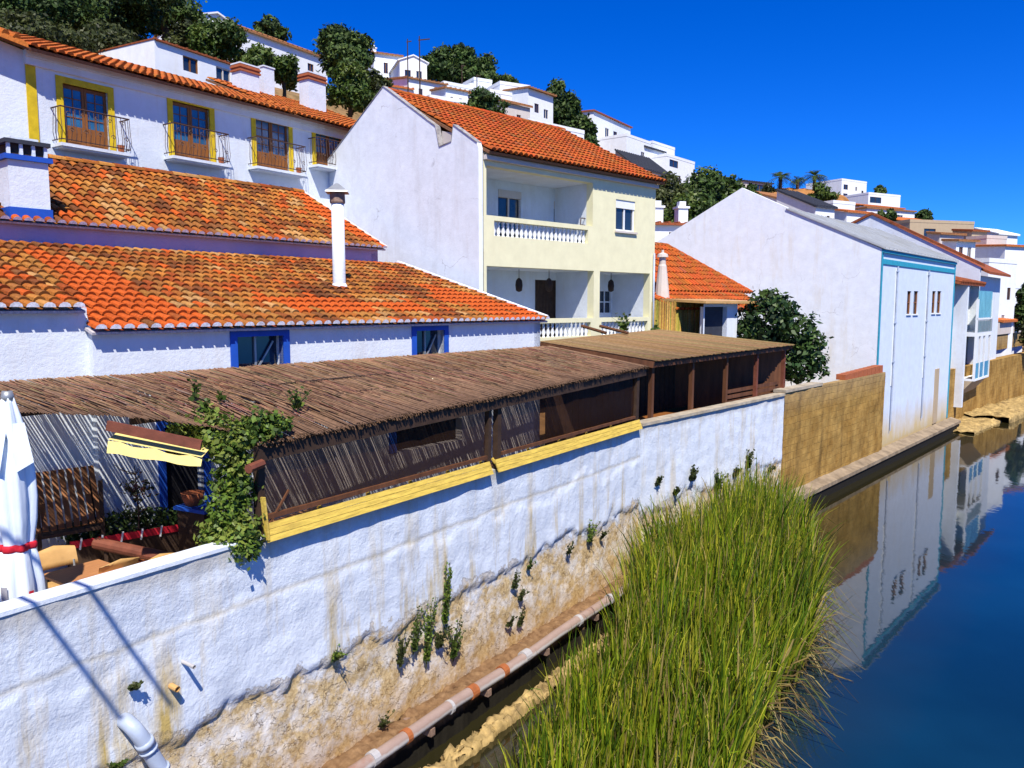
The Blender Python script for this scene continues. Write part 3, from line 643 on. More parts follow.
# ================================================================== BACK HOUSE with yellow framed french doors
BA = 56.0; b0 = at_y(84, 110, 21.6); BP = (b0[0], b0[1])
back = thing('townhouse', 'two storey white house with yellow framed balcony doors and orange eaves', 'house', (BP[0], BP[1], 0), BA)
def bs(px, py): return sz(px, py, BP, BA)
doors = []
for (xa, ya, xb, yb) in ((62, 84, 107, 148), (172, 101, 209, 160), (255, 116, 288, 170), (315, 122, 342, 168)):
    a, zt_ = bs(xa, ya); b, _ = bs(xb, ya + (yb - ya) * .1); zt_ = bs((xa + xb) / 2, ya + 4)[1]; zb_ = bs((xa + xb) / 2, yb)[1]
    doors.append((a, b, zb_, zt_))
sl = bs(26, 100)[0]; sr = bs(372, 120)[0] + 1.5; zeL = bs(26, 55)[1]; zeR = bs(370, 113)[1]
zeave = 13.42
mb = MB(); mb.wall(sl, sr, 7.5, zeave, 0, [(*d, .18) for d in doors])
mb.box(sl, sr, -.10, .0, zeave - .34, zeave - .16); mb.box(sl, sr, -.16, .0, zeave - .155, zeave)
# angled end wall at the left
mb.add([(sl, 0, 7.5), (sl - 5.2, 1.0, 7.5), (sl - 5.2, 1.0, zeave + 1.2), (sl, 0, zeave)], [(0, 1, 2, 3)][0:1])
mb.add([(sr, 0, 7.5), (sr, 8, 7.5), (sr, 8, zeave), (sr, 0, zeave)], [(0, 1, 2, 3)])
mb.build('wall', 'plaster', back)
mb = MB(); mb.box(sl + .02, sl + .26, -.03, .05, 8.0, zeave - .35); mb.build('pilaster', 'yellow', back)
mb = MB(); sstep = bs(290, 100)[0]
rise = .36
nice = lambda i, j: tuple(v * random.uniform(.85, 1.1) for v in (.48, .125, .022))
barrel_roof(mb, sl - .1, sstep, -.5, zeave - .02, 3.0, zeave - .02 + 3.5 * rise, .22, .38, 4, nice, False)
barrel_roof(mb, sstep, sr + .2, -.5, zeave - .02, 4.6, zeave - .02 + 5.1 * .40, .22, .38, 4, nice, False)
mb.prism([(sl - 5.6, .6, zeave + 1.2), (sl - .1, -.5, zeave - .06), (sl - .1, 3.0, zeave - .06 + 3.5 * rise), (sl - 5.6, 3.4, zeave + 2.3)], (0, 0, .12), 0, (.56, .17, .03))
for k in range(24):
    f = k / 24; p0 = Vector((sl - 5.6, .6, zeave + 1.34)).lerp(Vector((sl - .1, -.5, zeave + .08)), f); q0 = Vector((sl - 5.6, 3.4, zeave + 2.44)).lerp(Vector((sl - .1, 3.0, zeave + .08 + 3.5 * rise)), f)
    mb.tube([p0, q0], .09, 6, 0, nice(0, 0))
broof = mb.build('roof', 'tile', back)
for (xa, xb, yt, yb, dd, brick) in ((239, 264, 65, 90, 2.9, 1), (263, 277, 67, 86, 3.6, 0), (307, 330, 74, 101, 2.4, 1)):
    p = loc2world(BP, BA, 0, dd); a, _ = sz(xa, yb, p, BA); b, _ = sz(xb, yb, p, BA); z1_ = sz((xa + xb) / 2, yt, p, BA)[1]; z0_ = zeave + dd * .3
    mb = MB(); w_ = (b - a) * .74; a += (b - a) * .08; b = a + w_; d2 = dd + w_ * .6
    hb = .30 * (1 if brick else .15)
    mb.box(a, b, dd, d2, z0_ - .8, z1_ - hb, 0)
    if brick:
        for k in range(4): e = .02 if k % 2 else .05; mb.box(a - e, b + e, dd - e, d2 + e, z1_ - hb + k * .065, z1_ - hb + k * .065 + .06, 1)
    mb.prism([(a - .03, dd - .03, z1_ - .05), (b + .03, dd - .03, z1_ - .05), (b + .03, d2 + .03, z1_ - .05), (a - .03, d2 + .03, z1_ - .05)], (0, 0, .05), 0)
    mb.build('chimney', ['plaster', 'terracotta'], broof)
def scroll(mb, x, y, z, r, flip=1):
    pts = [(x + flip * r * (1 - k / 14) * math.cos(k * .6), y, z + r * (1 - k / 14) * math.sin(k * .6)) for k in range(12)]; mb.tube(pts, .010, 4)
for (a, b, zb_, zt_) in doors:
    fw = .17
    mb = MB(); mb.box(a - fw, a, -.03, .1, zb_, zt_ + fw); mb.box(b, b + fw, -.03, .1, zb_, zt_ + fw); mb.box(a, b, -.031, .1, zt_, zt_ + fw - .002); fr = mb.build('door_surround', 'yellow', back)
    mid = (a + b) / 2; zp = zb_ + (zt_ - zb_) * .34
    mb = MB()
    for p, q in ((a, mid), (mid, b)):
        mb.box(p + .005, p + .07, .08, .13, zb_, zt_); mb.box(q - .07, q - .005, .08, .13, zb_, zt_); mb.box(p + .07, q - .07, .08, .13, zt_ - .09, zt_); mb.box(p + .07, q - .07, .09, .13, zb_, zp)
        mb.box(p + .14, q - .14, .078, .09, zb_ + .12, zp - .1)
    dl = mb.build('balcony_door', 'door_wood', back)
    mb = MB()
    for p, q in ((a, mid), (mid, b)): mb.box(p + .07, q - .07, .11, .125, zp, zt_ - .09)
    mb.build('pane', 'glass_sky_tint', dl)
    mb = MB()
    for p, q in ((a, mid), (mid, b)):
        m2 = (p + q) / 2; mb.box(m2 - .012, m2 + .012, .095, .108, zp, zt_ - .09)
        for k in range(1, 4): zz = zp + (zt_ - .09 - zp) * k / 4; mb.box(p + .07, q - .07, .095, .108, zz - .012, zz + .012)
    mb.build('glazing_bar', 'door_wood', dl)
    # balcony slab and wrought railing
    xa, xb, yo = a - .35, b + .35, -.50
    mb = MB(); mb.prism([(xa, yo, zb_ - .12), (xb, yo, zb_ - .12), (xb, .0, zb_ - .12), (xa, .0, zb_ - .12)], (0, 0, .08)); mb.prism([(xa + .06, yo + .06, zb_ - .16), (xb - .06, yo + .06, zb_ - .16), (xb - .06, .0, zb_ - .16), (xa + .06, .0, zb_ - .16)], (0, 0, .038)); bal = mb.build('balcony', 'plaster', back)
    mb = MB(); zt2 = zb_ + .88
    mb.tube([(xa + .03, 0, zt2), (xa + .03, yo + .03, zt2), (xb - .03, yo + .03, zt2), (xb - .03, 0, zt2)], .02, 6); mb.tube([(xa + .03, 0, zb_ + .06), (xa + .03, yo + .03, zb_ + .06), (xb - .03, yo + .03, zb_ + .06), (xb - .03, 0, zb_ + .06)], .014, 6)
    n = 15
    for k in range(n + 1):
        x = xa + .03 + (xb - xa - .06) * k / n; belly = .06
        mb.tube([(x, yo + .03, zt2), (x, yo - belly * .4 + .03, zb_ + .5), (x, yo - belly + .03, zb_ + .25), (x, yo + .03, zb_ + .03)], .009, 4)
        if k % 3 == 1 and k < n: scroll(mb, x + .06, yo + .01, zb_ + .72, .06); scroll(mb, x + .12, yo - .03, zb_ + .3, .07, -1)
    for xe in (xa + .03, xb - .03):
        for k in range(1, 4): mb.tube([(xe, yo * k / 4, zt2), (xe + (.04 if xe > mid else -.04), yo * k / 4, zb_ + .25), (xe, yo * k / 4, zb_ + .03)], .009, 4)
    mb.build('railing', 'iron', bal)
    if xb < sr - 1: 
        mb = MB(); mb.lathe([(.07, zb_), (.1, zb_ + .16), (.105, zb_ + .17), (.08, zb_ + .165)], xb - .2, yo + .2, 10); 
        q = loc2world(BP, BA, 0, 0); o = mb.build('flower_pot', 'terracotta', None); o.location = (BP[0], BP[1], 0); o.rotation_euler = (0, 0, R(BA)); i_ = doors.index((a, b, zb_, zt_))
        tag(o, 'small clay pot on the %s yellow framed balcony from the left' % ['first', 'second', 'third', 'fourth'][i_], 'flower pot', 'pots on the balconies')

# ================================================================== CREAM HOUSE with loggias
YA, YP = 43.5, (-.83, 23.0)
cream = thing('loggia_house', 'two storey house with cream front, open loggias, white gable and orange tile roof', 'house', (YP[0], YP[1], 0), YA)
YW = 8.3
up = (.12, 4.84, 9.64, 11.05, .28)
lo1 = (.12, 4.93, 6.60, 8.17, .28); lo2 = (5.24, 8.04, 6.60, 8.17, .28); win = (6.05, 7.12, 9.58, 10.64, .14)
balu = (.42, 4.62, 9.06, 9.5, .28); bl1 = (.3, 4.8, 6.0, 6.46, .28); bl2 = (5.35, 7.95, 6.0, 6.46, .28)
mb = MB(); mb.wall(0, YW, 5.0, 11.42, 0, [up, lo1, lo2, win, balu, bl1, bl2])
# loggia rooms: floors, ceilings, side walls, back walls
mb.build('front_wall', 'cream', cream)
mb = MB()
DB = 1.75
def room(x0, x1, z0, z1, holes):
    mb.wall(x0, x1, z0, z1, DB, holes, .15)
    mb.add([(x0, .28, z0), (x0, DB, z0), (x0, DB, z1), (x0, .28, z1)], [(3, 2, 1, 0)]); mb.add([(x1, .28, z0), (x1, DB, z0), (x1, DB, z1), (x1, .28, z1)], [(0, 1, 2, 3)])
    mb.add([(x0, .02, z0), (x1, .02, z0), (x1, DB, z0), (x0, DB, z0)], [(0, 1, 2, 3)]); mb.add([(x0, .28, z1), (x1, .28, z1), (x1, DB, z1), (x0, DB, z1)], [(3, 2, 1, 0)])
pb = loc2world(YP, YA, 0, DB)
def cb(px, py): return sz(px, py, pb, YA)
ud1 = (cb(498, 190)[0], cb(521, 190)[0], 8.62, 10.75); ud2 = (cb(554, 195)[0], cb(566, 195)[0], 8.62, 10.6)
ld1 = (cb(535, 290)[0], cb(559, 290)[0], 5.72, 7.9); lw = (cb(600, 290)[0], cb(611, 290)[0], 6.75, 7.55); ld2 = (cb(600, 310)[0], cb(613, 310)[0], 5.72, 6.7)
room(.121, 4.839, 8.6, 11.049, [ud1, ud2]); room(.121, 4.929, 5.7, 8.169, [ld1]); room(5.241, 8.039, 5.7, 8.169, [lw])
mb.build('loggia_wall', 'plaster', cream)
for d, nm in ((ud1, 'glass'), (ud2, 'glass')):
    mb = MB(); mb.box(d[0], d[1], DB + .1, DB + .12, d[2], d[3]); f = mb.build('balcony_door', 'glass', cream)
    mb = MB(); a, b, c, e = d
    for x in (a, (a + b) / 2, b): mb.box(x - .03, x + .03, DB + .05, DB + .1, c, e)
    mb.box(a, b, DB - .02, DB + .1, e - .22, e + .02); mb.build('frame', 'plaster_grey', f)
a, b, c, e = ld1
mb = MB(); 
for k in range(8): mb.box(a + (b - a) * k / 8 + .008, a + (b - a) * (k + 1) / 8 - .008, DB + .06, DB + .1, c, e)
mb.box(a, b, DB + .09, DB + .12, c, e); mb.build('door', 'dark_wood', cream)
a, b, c, e = lw
mb = MB(); mb.box(a, b, DB + .08, DB + .11, c, e); f = mb.build('window', 'glass', cream); mb = MB(); mb.box((a + b) / 2 - .02, (a + b) / 2 + .02, DB + .04, DB + .08, c, e); mb.box(a, b, DB + .03, DB + .08, (c + e) / 2 - .02, (c + e) / 2 + .02); mb.build('frame', 'plaster', f)
a, b, c, e, _ = win
mb = MB(); mb.box(a, b, .1, .13, c, e); f = mb.build('window', 'glass', cream)
mb = MB()
for x in (a, (a + b) / 2 - .03, b - .06): mb.box(x, x + .06, .06, .1, c, e - .28)
mb.box(a, b, .055, .1, c, c + .06); mb.build('frame', 'plaster_far', f)
mb = MB(); mb.box(a, b, .03, .1, e - .28, e); mb.build('shutter_box', 'plaster_far', f)
mb = MB(); mb.box(a - .06, b + .06, -.08, .14, c - .07, c - .004); mb.build('sill', 'plaster_grey', f)
def balusters(x0, x1, z0, z1, n):
    mb = MB(); h = z1 - z0
    for k in range(n):
        x = x0 + (x1 - x0) * (k + .5) / n; mb.lathe([(.055, z0), (.055, z0 + .05 * h), (.03, z0 + .12 * h), (.075, z0 + .35 * h), (.03, z0 + .62 * h), (.05, z0 + .72 * h), (.03, z0 + .8 * h), (.055, z0 + .95 * h), (.055, z1)], x, .13, 8)
    mb.build('balustrade', 'plaster_far', cream, True)
balusters(.42, 4.62, 9.06, 9.5, 22); balusters(.3, 4.8, 6.0, 6.46, 22); balusters(5.35, 7.95, 6.0, 6.46, 13)
# white side gable with stepped parapet, far gable, back
gy = [(0, 5.0), (0, 11.50), (.06, 11.66), (1.12, 12.32), (1.22, 11.85), (1.80, 11.78), (1.97, 12.42), (4.7, 14.12), (9.6, 11.55), (9.6, 5.0)]
mb = MB(); mb.prism([(-.02, y, z) for (y, z) in gy], (-.16, 0, 0)); mb.build('gable_wall', 'plaster_old', cream)
mb = MB(); mb.prism([(.01, 1.13, 11.6), (.01, 1.9, 11.6), (.01, 1.9, 12.3), (.01, 1.13, 12.1)], (.2, 0, 0)); mb.build('eave_end', 'plaster_grey', cream)
mb = MB()
for (ya, za), (yb, zb) in zip(gy[2:8], gy[3:9]): mb.prism([(-.0, ya, za + .003), (-.0, yb, zb + .003), (-.0, yb, zb + .028), (-.0, ya, za + .028)], (-.2, 0, 0))
mb.build('coping', 'grime', cream)
mb = MB(); mb.prism([(YW - .003, y, z) for (y, z) in ((.003, 5), (.003, 11.38), (4.7, 13.75), (9.6, 11.3), (9.6, 5))], (-.25, 0, 0)); mb.build('far_gable_wall', 'plaster', cream)
nice2 = lambda i, j: tuple(v * random.uniform(.72, 1.1) * (1 + .25 * mnoise.noise(Vector((i * .2, j * .3, 4)))) for v in ((.46, .10, .018) if random.random() > .05 else (.34, .12, .04)))
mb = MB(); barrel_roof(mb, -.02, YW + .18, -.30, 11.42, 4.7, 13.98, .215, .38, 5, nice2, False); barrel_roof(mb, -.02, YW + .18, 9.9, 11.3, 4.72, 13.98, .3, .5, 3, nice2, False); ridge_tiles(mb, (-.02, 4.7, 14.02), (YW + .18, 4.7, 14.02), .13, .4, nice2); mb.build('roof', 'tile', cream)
mb = MB(); mb.box(.0, YW, -.14, -.002, 11.2, 11.33); mb.build('cornice', 'plaster_grey', cream)
mb = MB(); mb.tube([(8.2, -.06, 8.9), (8.2, -.06, 5.2)], .035, 8); mb.build('downpipe', 'pvc', cream, True)
for k, (px, py, lab) in enumerate(((519, 283, 'dark round lantern hanging left of the ground floor door'), (549, 283, 'dark round lantern hanging before the ground floor door'), (611, 284, 'dark round lantern hanging in the right loggia bay'))):
    pz = loc2world(YP, YA, 0, .7); s, z = sz(px, py, pz, YA); q = loc2world(YP, YA, s, .7)
    t = thing('hanging_lantern', lab, 'lantern', (q[0], q[1], z - .12), YA, 'lanterns in the loggias')
    mb = MB(); mb.lathe([(.03, -.16), (.10, -.12), (.12, .05), (.10, .2), (.03, .28)], 0, 0, 10); mb.build('lamp_body', 'dark_wood', t, True); mb = MB(); mb.tube([(0, 0, .26), (0, 0, 8.169 - z + .12)], .01, 5); mb.build('chain', 'iron', t)
pz = loc2world(YP, YA, 0, .5); s, z = sz(582, 218, pz, YA); q = loc2world(YP, YA, s, .55)
t = thing('folding_chair', 'thin metal folding chair frame on the upper loggia', 'chair', (q[0], q[1], 8.6), YA)
mb = MB()
for x in (-.25, .25): mb.tube([(x, .2, 0), (x, -.2, .9), (x, -.22, 1.32)], .018, 6); mb.tube([(x, -.2, 0), (x, .25, .6)], .018, 6)
mb.tube([(-.25, -.22, 1.32), (.25, -.22, 1.32)], .018, 6); mb.tube([(-.25, -.215, 1.1), (.25, -.215, 1.1)], .012, 6); mb.build('frame', 'iron', t); mb = MB(); mb.box(-.25, .25, -.15, .25, .52, .55); mb.build('seat', 'metal', t)

# ================================================================== REED PERGOLA (near) and BROWN SHELTER (far)
REEDC = [(.31, .18, .105), (.28, .155, .09), (.34, .205, .12), (.24, .13, .075), (.38, .24, .145), (.29, .16, .09)]
GP = (-3.21, 9.63)
perg = thing('reed_pergola', 'long pergola roofed with brown reeds between the white wall and the tiled house', 'pergola', (GP[0], GP[1], 0), WA)
def house_y(x):                                       # distance from the wall plane to the house front
    q = loc2world(GP, WA, x, 0); n = (-math.sin(R(LA_)), math.cos(R(LA_)))
    d0 = (LP[0] - q[0]) * n[0] + (LP[1] - q[1]) * n[1]; return d0 / math.cos(R(WA - LA_))
PL = 11.45
def zfront(x): return 5.24 + .24 * x / PL
def zroof(x, y):
    D = house_y(x); return zfront(x) + (5.86 - zfront(x) + .04) * max(0, y / D) ** (.5 + .4 * max(0, min(1, x / 3)))
def ystart(x): return -.12 if x > 0 else (1.25 * (-x) / 1.05 if x > -1.05 else min(2.1, 1.25 + (-1.05 - x) * .85))
V = []; Q = []; C = []
def rod(p, q, r, c):
    p = np.array(p); q = np.array(q); d = q - p; d = d / np.linalg.norm(d); s = np.cross(d, [0, 0, 1]); s /= np.linalg.norm(s); u = np.cross(s, d); b = len(V)
    for e in (p, q):
        for k in range(4): a = math.pi / 2 * k + .78; V.append(e + (s * math.cos(a) + u * math.sin(a)) * r)
    for k in range(4): Q.append((b + k, b + (k + 1) % 4, b + 4 + (k + 1) % 4, b + 4 + k)); C.append(c)
    Q.append((b, b + 1, b + 2, b + 3)); C.append(c)
random.seed(11)
x = -6.0; run = 0
while x < PL:
    x += .0165 + (.017 if random.random() < (.22 if x < .8 else max(.02, .11 + .16 * mnoise.noise(Vector((x * .9, 1, 1))))) else 0)
    y0 = ystart(x) + random.uniform(-.05, .04); y1 = house_y(x) - .03 + random.uniform(-.05, .0) + (.12 if x < -.1 else 0)
    tone = .5 + .5 * mnoise.noise(Vector((x * 1.3, 0, 5))); c = lerp((.235, .135, .08), (.34, .205, .12), max(0, min(1, tone + random.gauss(0, .18)))); k = random.uniform(.85, 1.12); c = tuple(v * k for v in c)
    m = y0 + (y1 - y0) * random.uniform(.3, .7); lift = random.uniform(-.004, .006); xx = x + random.uniform(-.008, .008)
    for a, b in ((y0, m + .1), (m - .1, y1)):
        rod((xx, a, zroof(x, max(a, 0)) + lift + .05), (xx + random.uniform(-.012, .012), b, zroof(x, b) + lift + .05 + random.uniform(-.006, .012)), random.uniform(.0080, .0112), c); c = tuple(v * random.uniform(.9, 1.12) for v in c)
for i in range(1500):                                  # loose broken stalks lying over the thatch
    x = random.uniform(-5.5, PL - .3); D = house_y(x); y = random.uniform(max(.1, ystart(x)), D - .5); l = random.uniform(.25, .8); a = random.gauss(0, .06)
    y2 = min(y + l, D - .05); c = tuple(v * random.uniform(.75, 1.15) for v in random.choice(REEDC)); rod((x, y, zroof(x, y) + .070), (x + l * a, y2, zroof(x, y2) + .070 + random.uniform(-.006, .01)), random.uniform(.004, .008), c)
for i in range(700):                                   # ragged stalk ends hanging over the front
    x = random.uniform(-.02, PL); a = .04 * mnoise.noise(Vector((x * 2, 0, 0))) + random.uniform(.0, .05); k_ = random.uniform(.25, .7); c = (.22 * k_, .125 * k_, .07 * k_); y = random.uniform(-.16, -.09)
    rod((x, y + .05, zfront(x) + .07), (x + random.uniform(-.03, .03), y, zfront(x) + .04 - a), random.uniform(.008, .014), c)
np_mesh('roof', np.array(V), np.array(Q), 'reed', np.array(C), perg)
mb = MB()
mb.bar((-.02, -.03, 5.16), (PL, -.03, 5.40), .10, .19)
for y in (1.1, 2.2): mb.bar((-5.5 if y > 1.5 else -.8, y + (.05 if y > 1.5 else .3), zroof(0, y) - .05), (PL, y * house_y(PL) / 3.3, zroof(PL, y * .85) - .05), .07, .09)
mb.build('beam', 'dark_wood', perg)
mb = MB(); mb.bar((.1, -.06, 5.10), (4.9, -.06, 5.20), .03, .07); mb.bar((5.2, -.06, 5.21), (PL - .4, -.06, 5.34), .03, .07); mb.build('fringe_strip', 'chair_wood', perg)
for x, w_ in ((.06, .1), (5.0, .09), (5.28, .11), (PL - .35, .14)):
    mb = MB(); mb.bar((x, .05, 4.0), (x + .02, .04, zfront(x) - .1), w_); mb.build('post', 'dark_wood', perg)
for a, b in ((.05, 4.95), (5.12, PL - .25)):
    mb = MB()
    for k in range(3):
        yo = -.105 + k * .032; zo = 4.02 + k * .074
        mb.prism([(a, yo, zo), (b, yo, zo), (b, yo + .03, zo + .069), (a, yo + .03, zo + .069)], (0, -.022, .006))
    for k in range(6): x = a + .1 + (b - a - .2) * k / 5; mb.bar((x, -.08, 4.06), (x, .1, 4.24), .05, .04)
    mb.build('sill_board', 'yellow_board', perg)
for a, b in ((.12, 4.9), (5.36, PL - .45)):
    mb = MB(); n = 14
    vs = []; 
    for i in range(n + 1):
        x = a + (b - a) * i / n
        for j in range(6): z = 4.28 + (zfront(x) - .1 - 4.28) * j / 5; vs.append((x, .03 + .018 * math.sin(i * 1.9 + j) - .01 * math.sin(j * 1.4), z))
    mb.add(vs, [(i * 6 + j, (i + 1) * 6 + j, (i + 1) * 6 + j + 1, i * 6 + j + 1) for i in range(n) for j in range(5)]); mb.build('plastic_sheet', 'sheet', perg, True)
    mb = MB(); mb.bar((a, -.0, 4.32), (b, -.0, 4.32 + .0), .05, .06); mb.build('bottom_rail', 'brown_wood', perg)
# furniture half seen under the reeds
def slab_table(name, label, x, y, z, w, d, rot, mt='table_wood', group=None, h=.74, frame=(GP, WA), lm='dark_wood'):
    q = loc2world(frame[0], frame[1], x, y); t = thing(name, label, 'table', (q[0], q[1], z), frame[1] + rot, group)
    mb = MB(); mb.box(-w / 2, w / 2, -d / 2, d / 2, h - .035, h); mb.build('tabletop', mt, t)
    for sx in (-1, 1):
        for sy in (-1, 1): mb = MB(); mb.bar((sx * (w / 2 - .05), sy * (d / 2 - .05), 0), (sx * (w / 2 - .05), sy * (d / 2 - .05), h - .035), .05); mb.build('leg', lm, t)
    return t
def chair(name, label, q, z, rot, mt='chair_wood', group=None):
    t = thing(name, label, 'chair', (q[0], q[1], z), rot, group)
    V = []; Fc = []; n = 8
    mb = MB()
    for side in (0, .018):
        for i in range(n + 1):
            a = (i / n - .5) * 1.15; 
            for j in range(5): zz = .60 + .27 * j / 4; V.append((.25 * math.sin(a) / math.sin(.575), .24 + side - .07 * (1 - math.cos(a) / 1.0) * 2 + .10 * j / 4, zz - (.05 * abs(i / n - .5) * 2 if j == 4 else 0)))
    m = (n + 1) * 5
    Fc = [(i * 5 + j, (i + 1) * 5 + j, (i + 1) * 5 + j + 1, i * 5 + j + 1) for i in range(n) for j in range(4)]; Fc += [tuple(m + v for v in f[::-1]) for f in list(Fc)]
    Fc += [(i * 5 + 4, (i + 1) * 5 + 4, m + (i + 1) * 5 + 4, m + i * 5 + 4) for i in range(n)] + [(i * 5, m + i * 5, m + (i + 1) * 5, (i + 1) * 5) for i in range(n)]
    mb.add(V, Fc); mb.build('backrest', mt, t, True)
    mb = MB(); mb.prism([(-.22, -.22, .44), (.22, -.22, .44), (.21, .2, .42), (-.21, .2, .42)], (0, 0, .02)); mb.build('seat', mt, t)
    for sx in (-1, 1):
        mb = MB(); mb.tube([(sx * .2, -.2, 0), (sx * .2, -.18, .44)], .014, 6); mb.build('leg', 'metal', t)
        mb = MB(); mb.tube([(sx * .2, .27, 0), (sx * .2, .2, .42), (sx * .2, .24, .66)], .014, 6); mb.build('leg', 'metal', t)
    return t
slab_table('table', 'wooden table behind the clear sheet, nearest the vine', 1.9, 1.3, 2.95, 1.3, .8, 4, 'table_wood', 'tables under the reed pergola')
slab_table('table', 'wooden table behind the clear sheet in the middle of the pergola', 4.1, 1.2, 2.95, 1.3, .8, 0, 'table_wood', 'tables under the reed pergola')
slab_table('table', 'wooden table behind the far clear sheet near the brown shelter', 7.4, 1.1, 2.95, 1.3, .8, 0, 'table_wood', 'tables under the reed pergola')
for k, (x, lab) in enumerate(((1.3, 'wooden chair tilted against the table nearest the vine, seen through the clear sheet'), (2.7, 'wooden chair at the far end of the table nearest the vine'), (6.4, 'wooden chair beside the table near the brown shelter'))):
    chair('chair', lab, loc2world(GP, WA, x, .75), 2.95, WA + 180 + 20 * k, 'door_wood', 'chairs under the reed pergola')

SP_, SA = (3.56, 20.07), W2A
shel = thing('garden_shelter', 'brown timber shelter with a flat reed roof above the far white wall', 'shelter', (SP_[0], SP_[1], 0), SA)
V = []; Q = []; C = []
def sroof(u, v):                                       # u along, v back
    a = Vector((-.05, -.15, 5.60)).lerp(Vector((8.95, -.15, 5.68)), u); b = Vector((-1.0, 2.85, 6.04)).lerp(Vector((5.9, 3.2, 6.2)), u); return a.lerp(b, v)
TANC = [(.27, .175, .085), (.24, .15, .07), (.30, .20, .10), (.21, .13, .06)]
for i in range(330):
    u = i / 329; c = tuple(v * random.uniform(.8, 1.15) for v in random.choice(TANC)); e = random.uniform(-.03, .0); p = sroof(u, e); q = sroof(min(1, u + random.uniform(-.003, .003)), 1.0)
    rod(tuple(p + Vector((0, 0, random.uniform(0, .015)))), tuple(q), .019, c)
np_mesh('roof', np.array(V), np.array(Q), 'reed', np.array(C), shel)
mb = MB(); a = [sroof(0, .01), sroof(1, .01), sroof(1, .99), sroof(0, .99)]; mb.prism([tuple(p + Vector((0, 0, -.07))) for p in a], (0, 0, .045)); mb.build('ceiling', 'dark_wood', shel)
mb = MB(); mb.bar(tuple(sroof(0, .03) + Vector((0, 0, -.13))), tuple(sroof(1, .03) + Vector((0, 0, -.13))), .1, .12); mb.bar(tuple(sroof(0, .0) + Vector((0, 0, -.1))), tuple(sroof(0, 1) + Vector((0, 0, -.1))), .1, .16); mb.bar(tuple(sroof(1, .0) + Vector((0, 0, -.1))), tuple(sroof(1, 1) + Vector((0, 0, -.1))), .08, .1); mb.build('beam', 'brown_wood', shel)
for x in (.15, 2.3, 4.4, 6.55, 8.75):
    mb = MB(); mb.bar((x, .06, 2.9), (x, .04, 5.55), .11); mb.build('post', 'brown_wood' if x < 5 else 'red_wood', shel)
mb = MB()
for k in range(64): x = -.9 + k * .15; mb.box(x, x + .149, 2.7 + .01 * (k % 2), 2.74, 2.9, 6.0)
mb.build('back_screen', 'dark_wood', shel)
mb = MB()
for k in range(18): f = k / 18; p = (8.72 - 2.7 * f, .1 + 2.7 * f); mb.bar((p[0], p[1], 2.9), (p[0], p[1], 5.6 + .4 * f), .22, .03, (1, 1, 0))
mb.build('side_screen', 'brown_wood', shel)
mb = MB()
for k in range(3): mb.bar((4.5, .12, 4.05 + .17 * k), (8.6, .12, 4.05 + .17 * k), .03, .11)
mb.build('parapet_board', 'brown_wood', shel)
slab_table('table', 'rough brown table inside the brown shelter', 3.3, .9, 2.95, 1.8, .8, 0, 'door_wood', None, .95, (SP_, SA))
slab_table('bench', 'rough brown bench inside the brown shelter', 1.3, .55, 2.95, 1.4, .5, 0, 'door_wood', None, 1.05, (SP_, SA))

# ================================================================== SMALL ORANGE HOUSE, REED FENCE, LEAN-TO
q0 = at_y(640, 300, 31.0); OA = 43.0
oh = thing('small_house', 'small low house with a hipped bright orange roof beside the cream house', 'house', (q0[0], q0[1], 0), OA)
def oz(px, py, dd=0): return sz(px, py, loc2world((q0[0], q0[1]), OA, 0, dd), OA)
ow = oz(745, 288)[0]; ez = oz(735, 292)[1] - .05; rzz = ez + 2.15
mb = MB(); mb.prism([(0, 0, 5), (ow - .4, 0, 5), (ow - .4, 4.4, 5), (0, 4.4, 5)], (0, 0, ez - 5)); mb.build('wall', 'plaster', oh)
mb = MB(); barrel_roof(mb, -.3, ow - 3.0, -.35, ez, 2.3, rzz, .25, .42, 4, nice2, False)
for k in range(12):                                    # hipped end, course by course
    f0, f1 = k / 12, (k + 1) / 12
    a = Vector((ow, -.35, ez)); b = Vector((ow, 5.0, ez)); tip = Vector((ow - 3.0, 2.3, rzz)); tl_ = Vector((ow - 3.0, -.35, ez))
    mb.add([a.lerp(tip, f0) + Vector((0, 0, .04)), b.lerp(tip, f0) + Vector((0, 0, .04)), b.lerp(tip, f1), a.lerp(tip, f1)], [(0, 1, 2, 3)], 0, nice2(0, 0))
    n = max(1, round(3.0 * (1 - f0) / .25))
    for i in range(n):
        xa = ow - 3.0 + i * .25; s = f0
        mb.tube([(xa + .12, -.35 + 2.65 * f0 - .02, ez + (rzz - ez) * f0 + .04), (xa + .12, -.35 + 2.65 * f1 + .05, ez + (rzz - ez) * f1 + .03)], .10, 6, 0, nice2(0, 0))
mb.add([(ow - 3, -.35, ez - .01), (ow, -.35, ez - .01), (ow - 3, 2.3, rzz - .01)], [(0, 1, 2)], 0, (.4, .1, .02))
ridge_tiles(mb, (-.3, 2.3, rzz), (ow - 3.0, 2.3, rzz), .14, .4, nice2); ridge_tiles(mb, (ow, -.35, ez + .03), (ow - 3.0, 2.3, rzz + .03), .12, .4, nice2)
orf = mb.build('roof', 'tile', oh)
mb = MB(); barrel_roof(mb, -.3, ow - .9, -1.9, ez - .75, -.2, ez + .0, .25, .42, 4, nice2, False); mb.build('lean_to_roof', 'tile', oh)
s1 = oz(662, 290, -.8)[0]; zt_ = oz(662, 250, -.8)[1]; zb_ = oz(662, 292, -.8)[1]
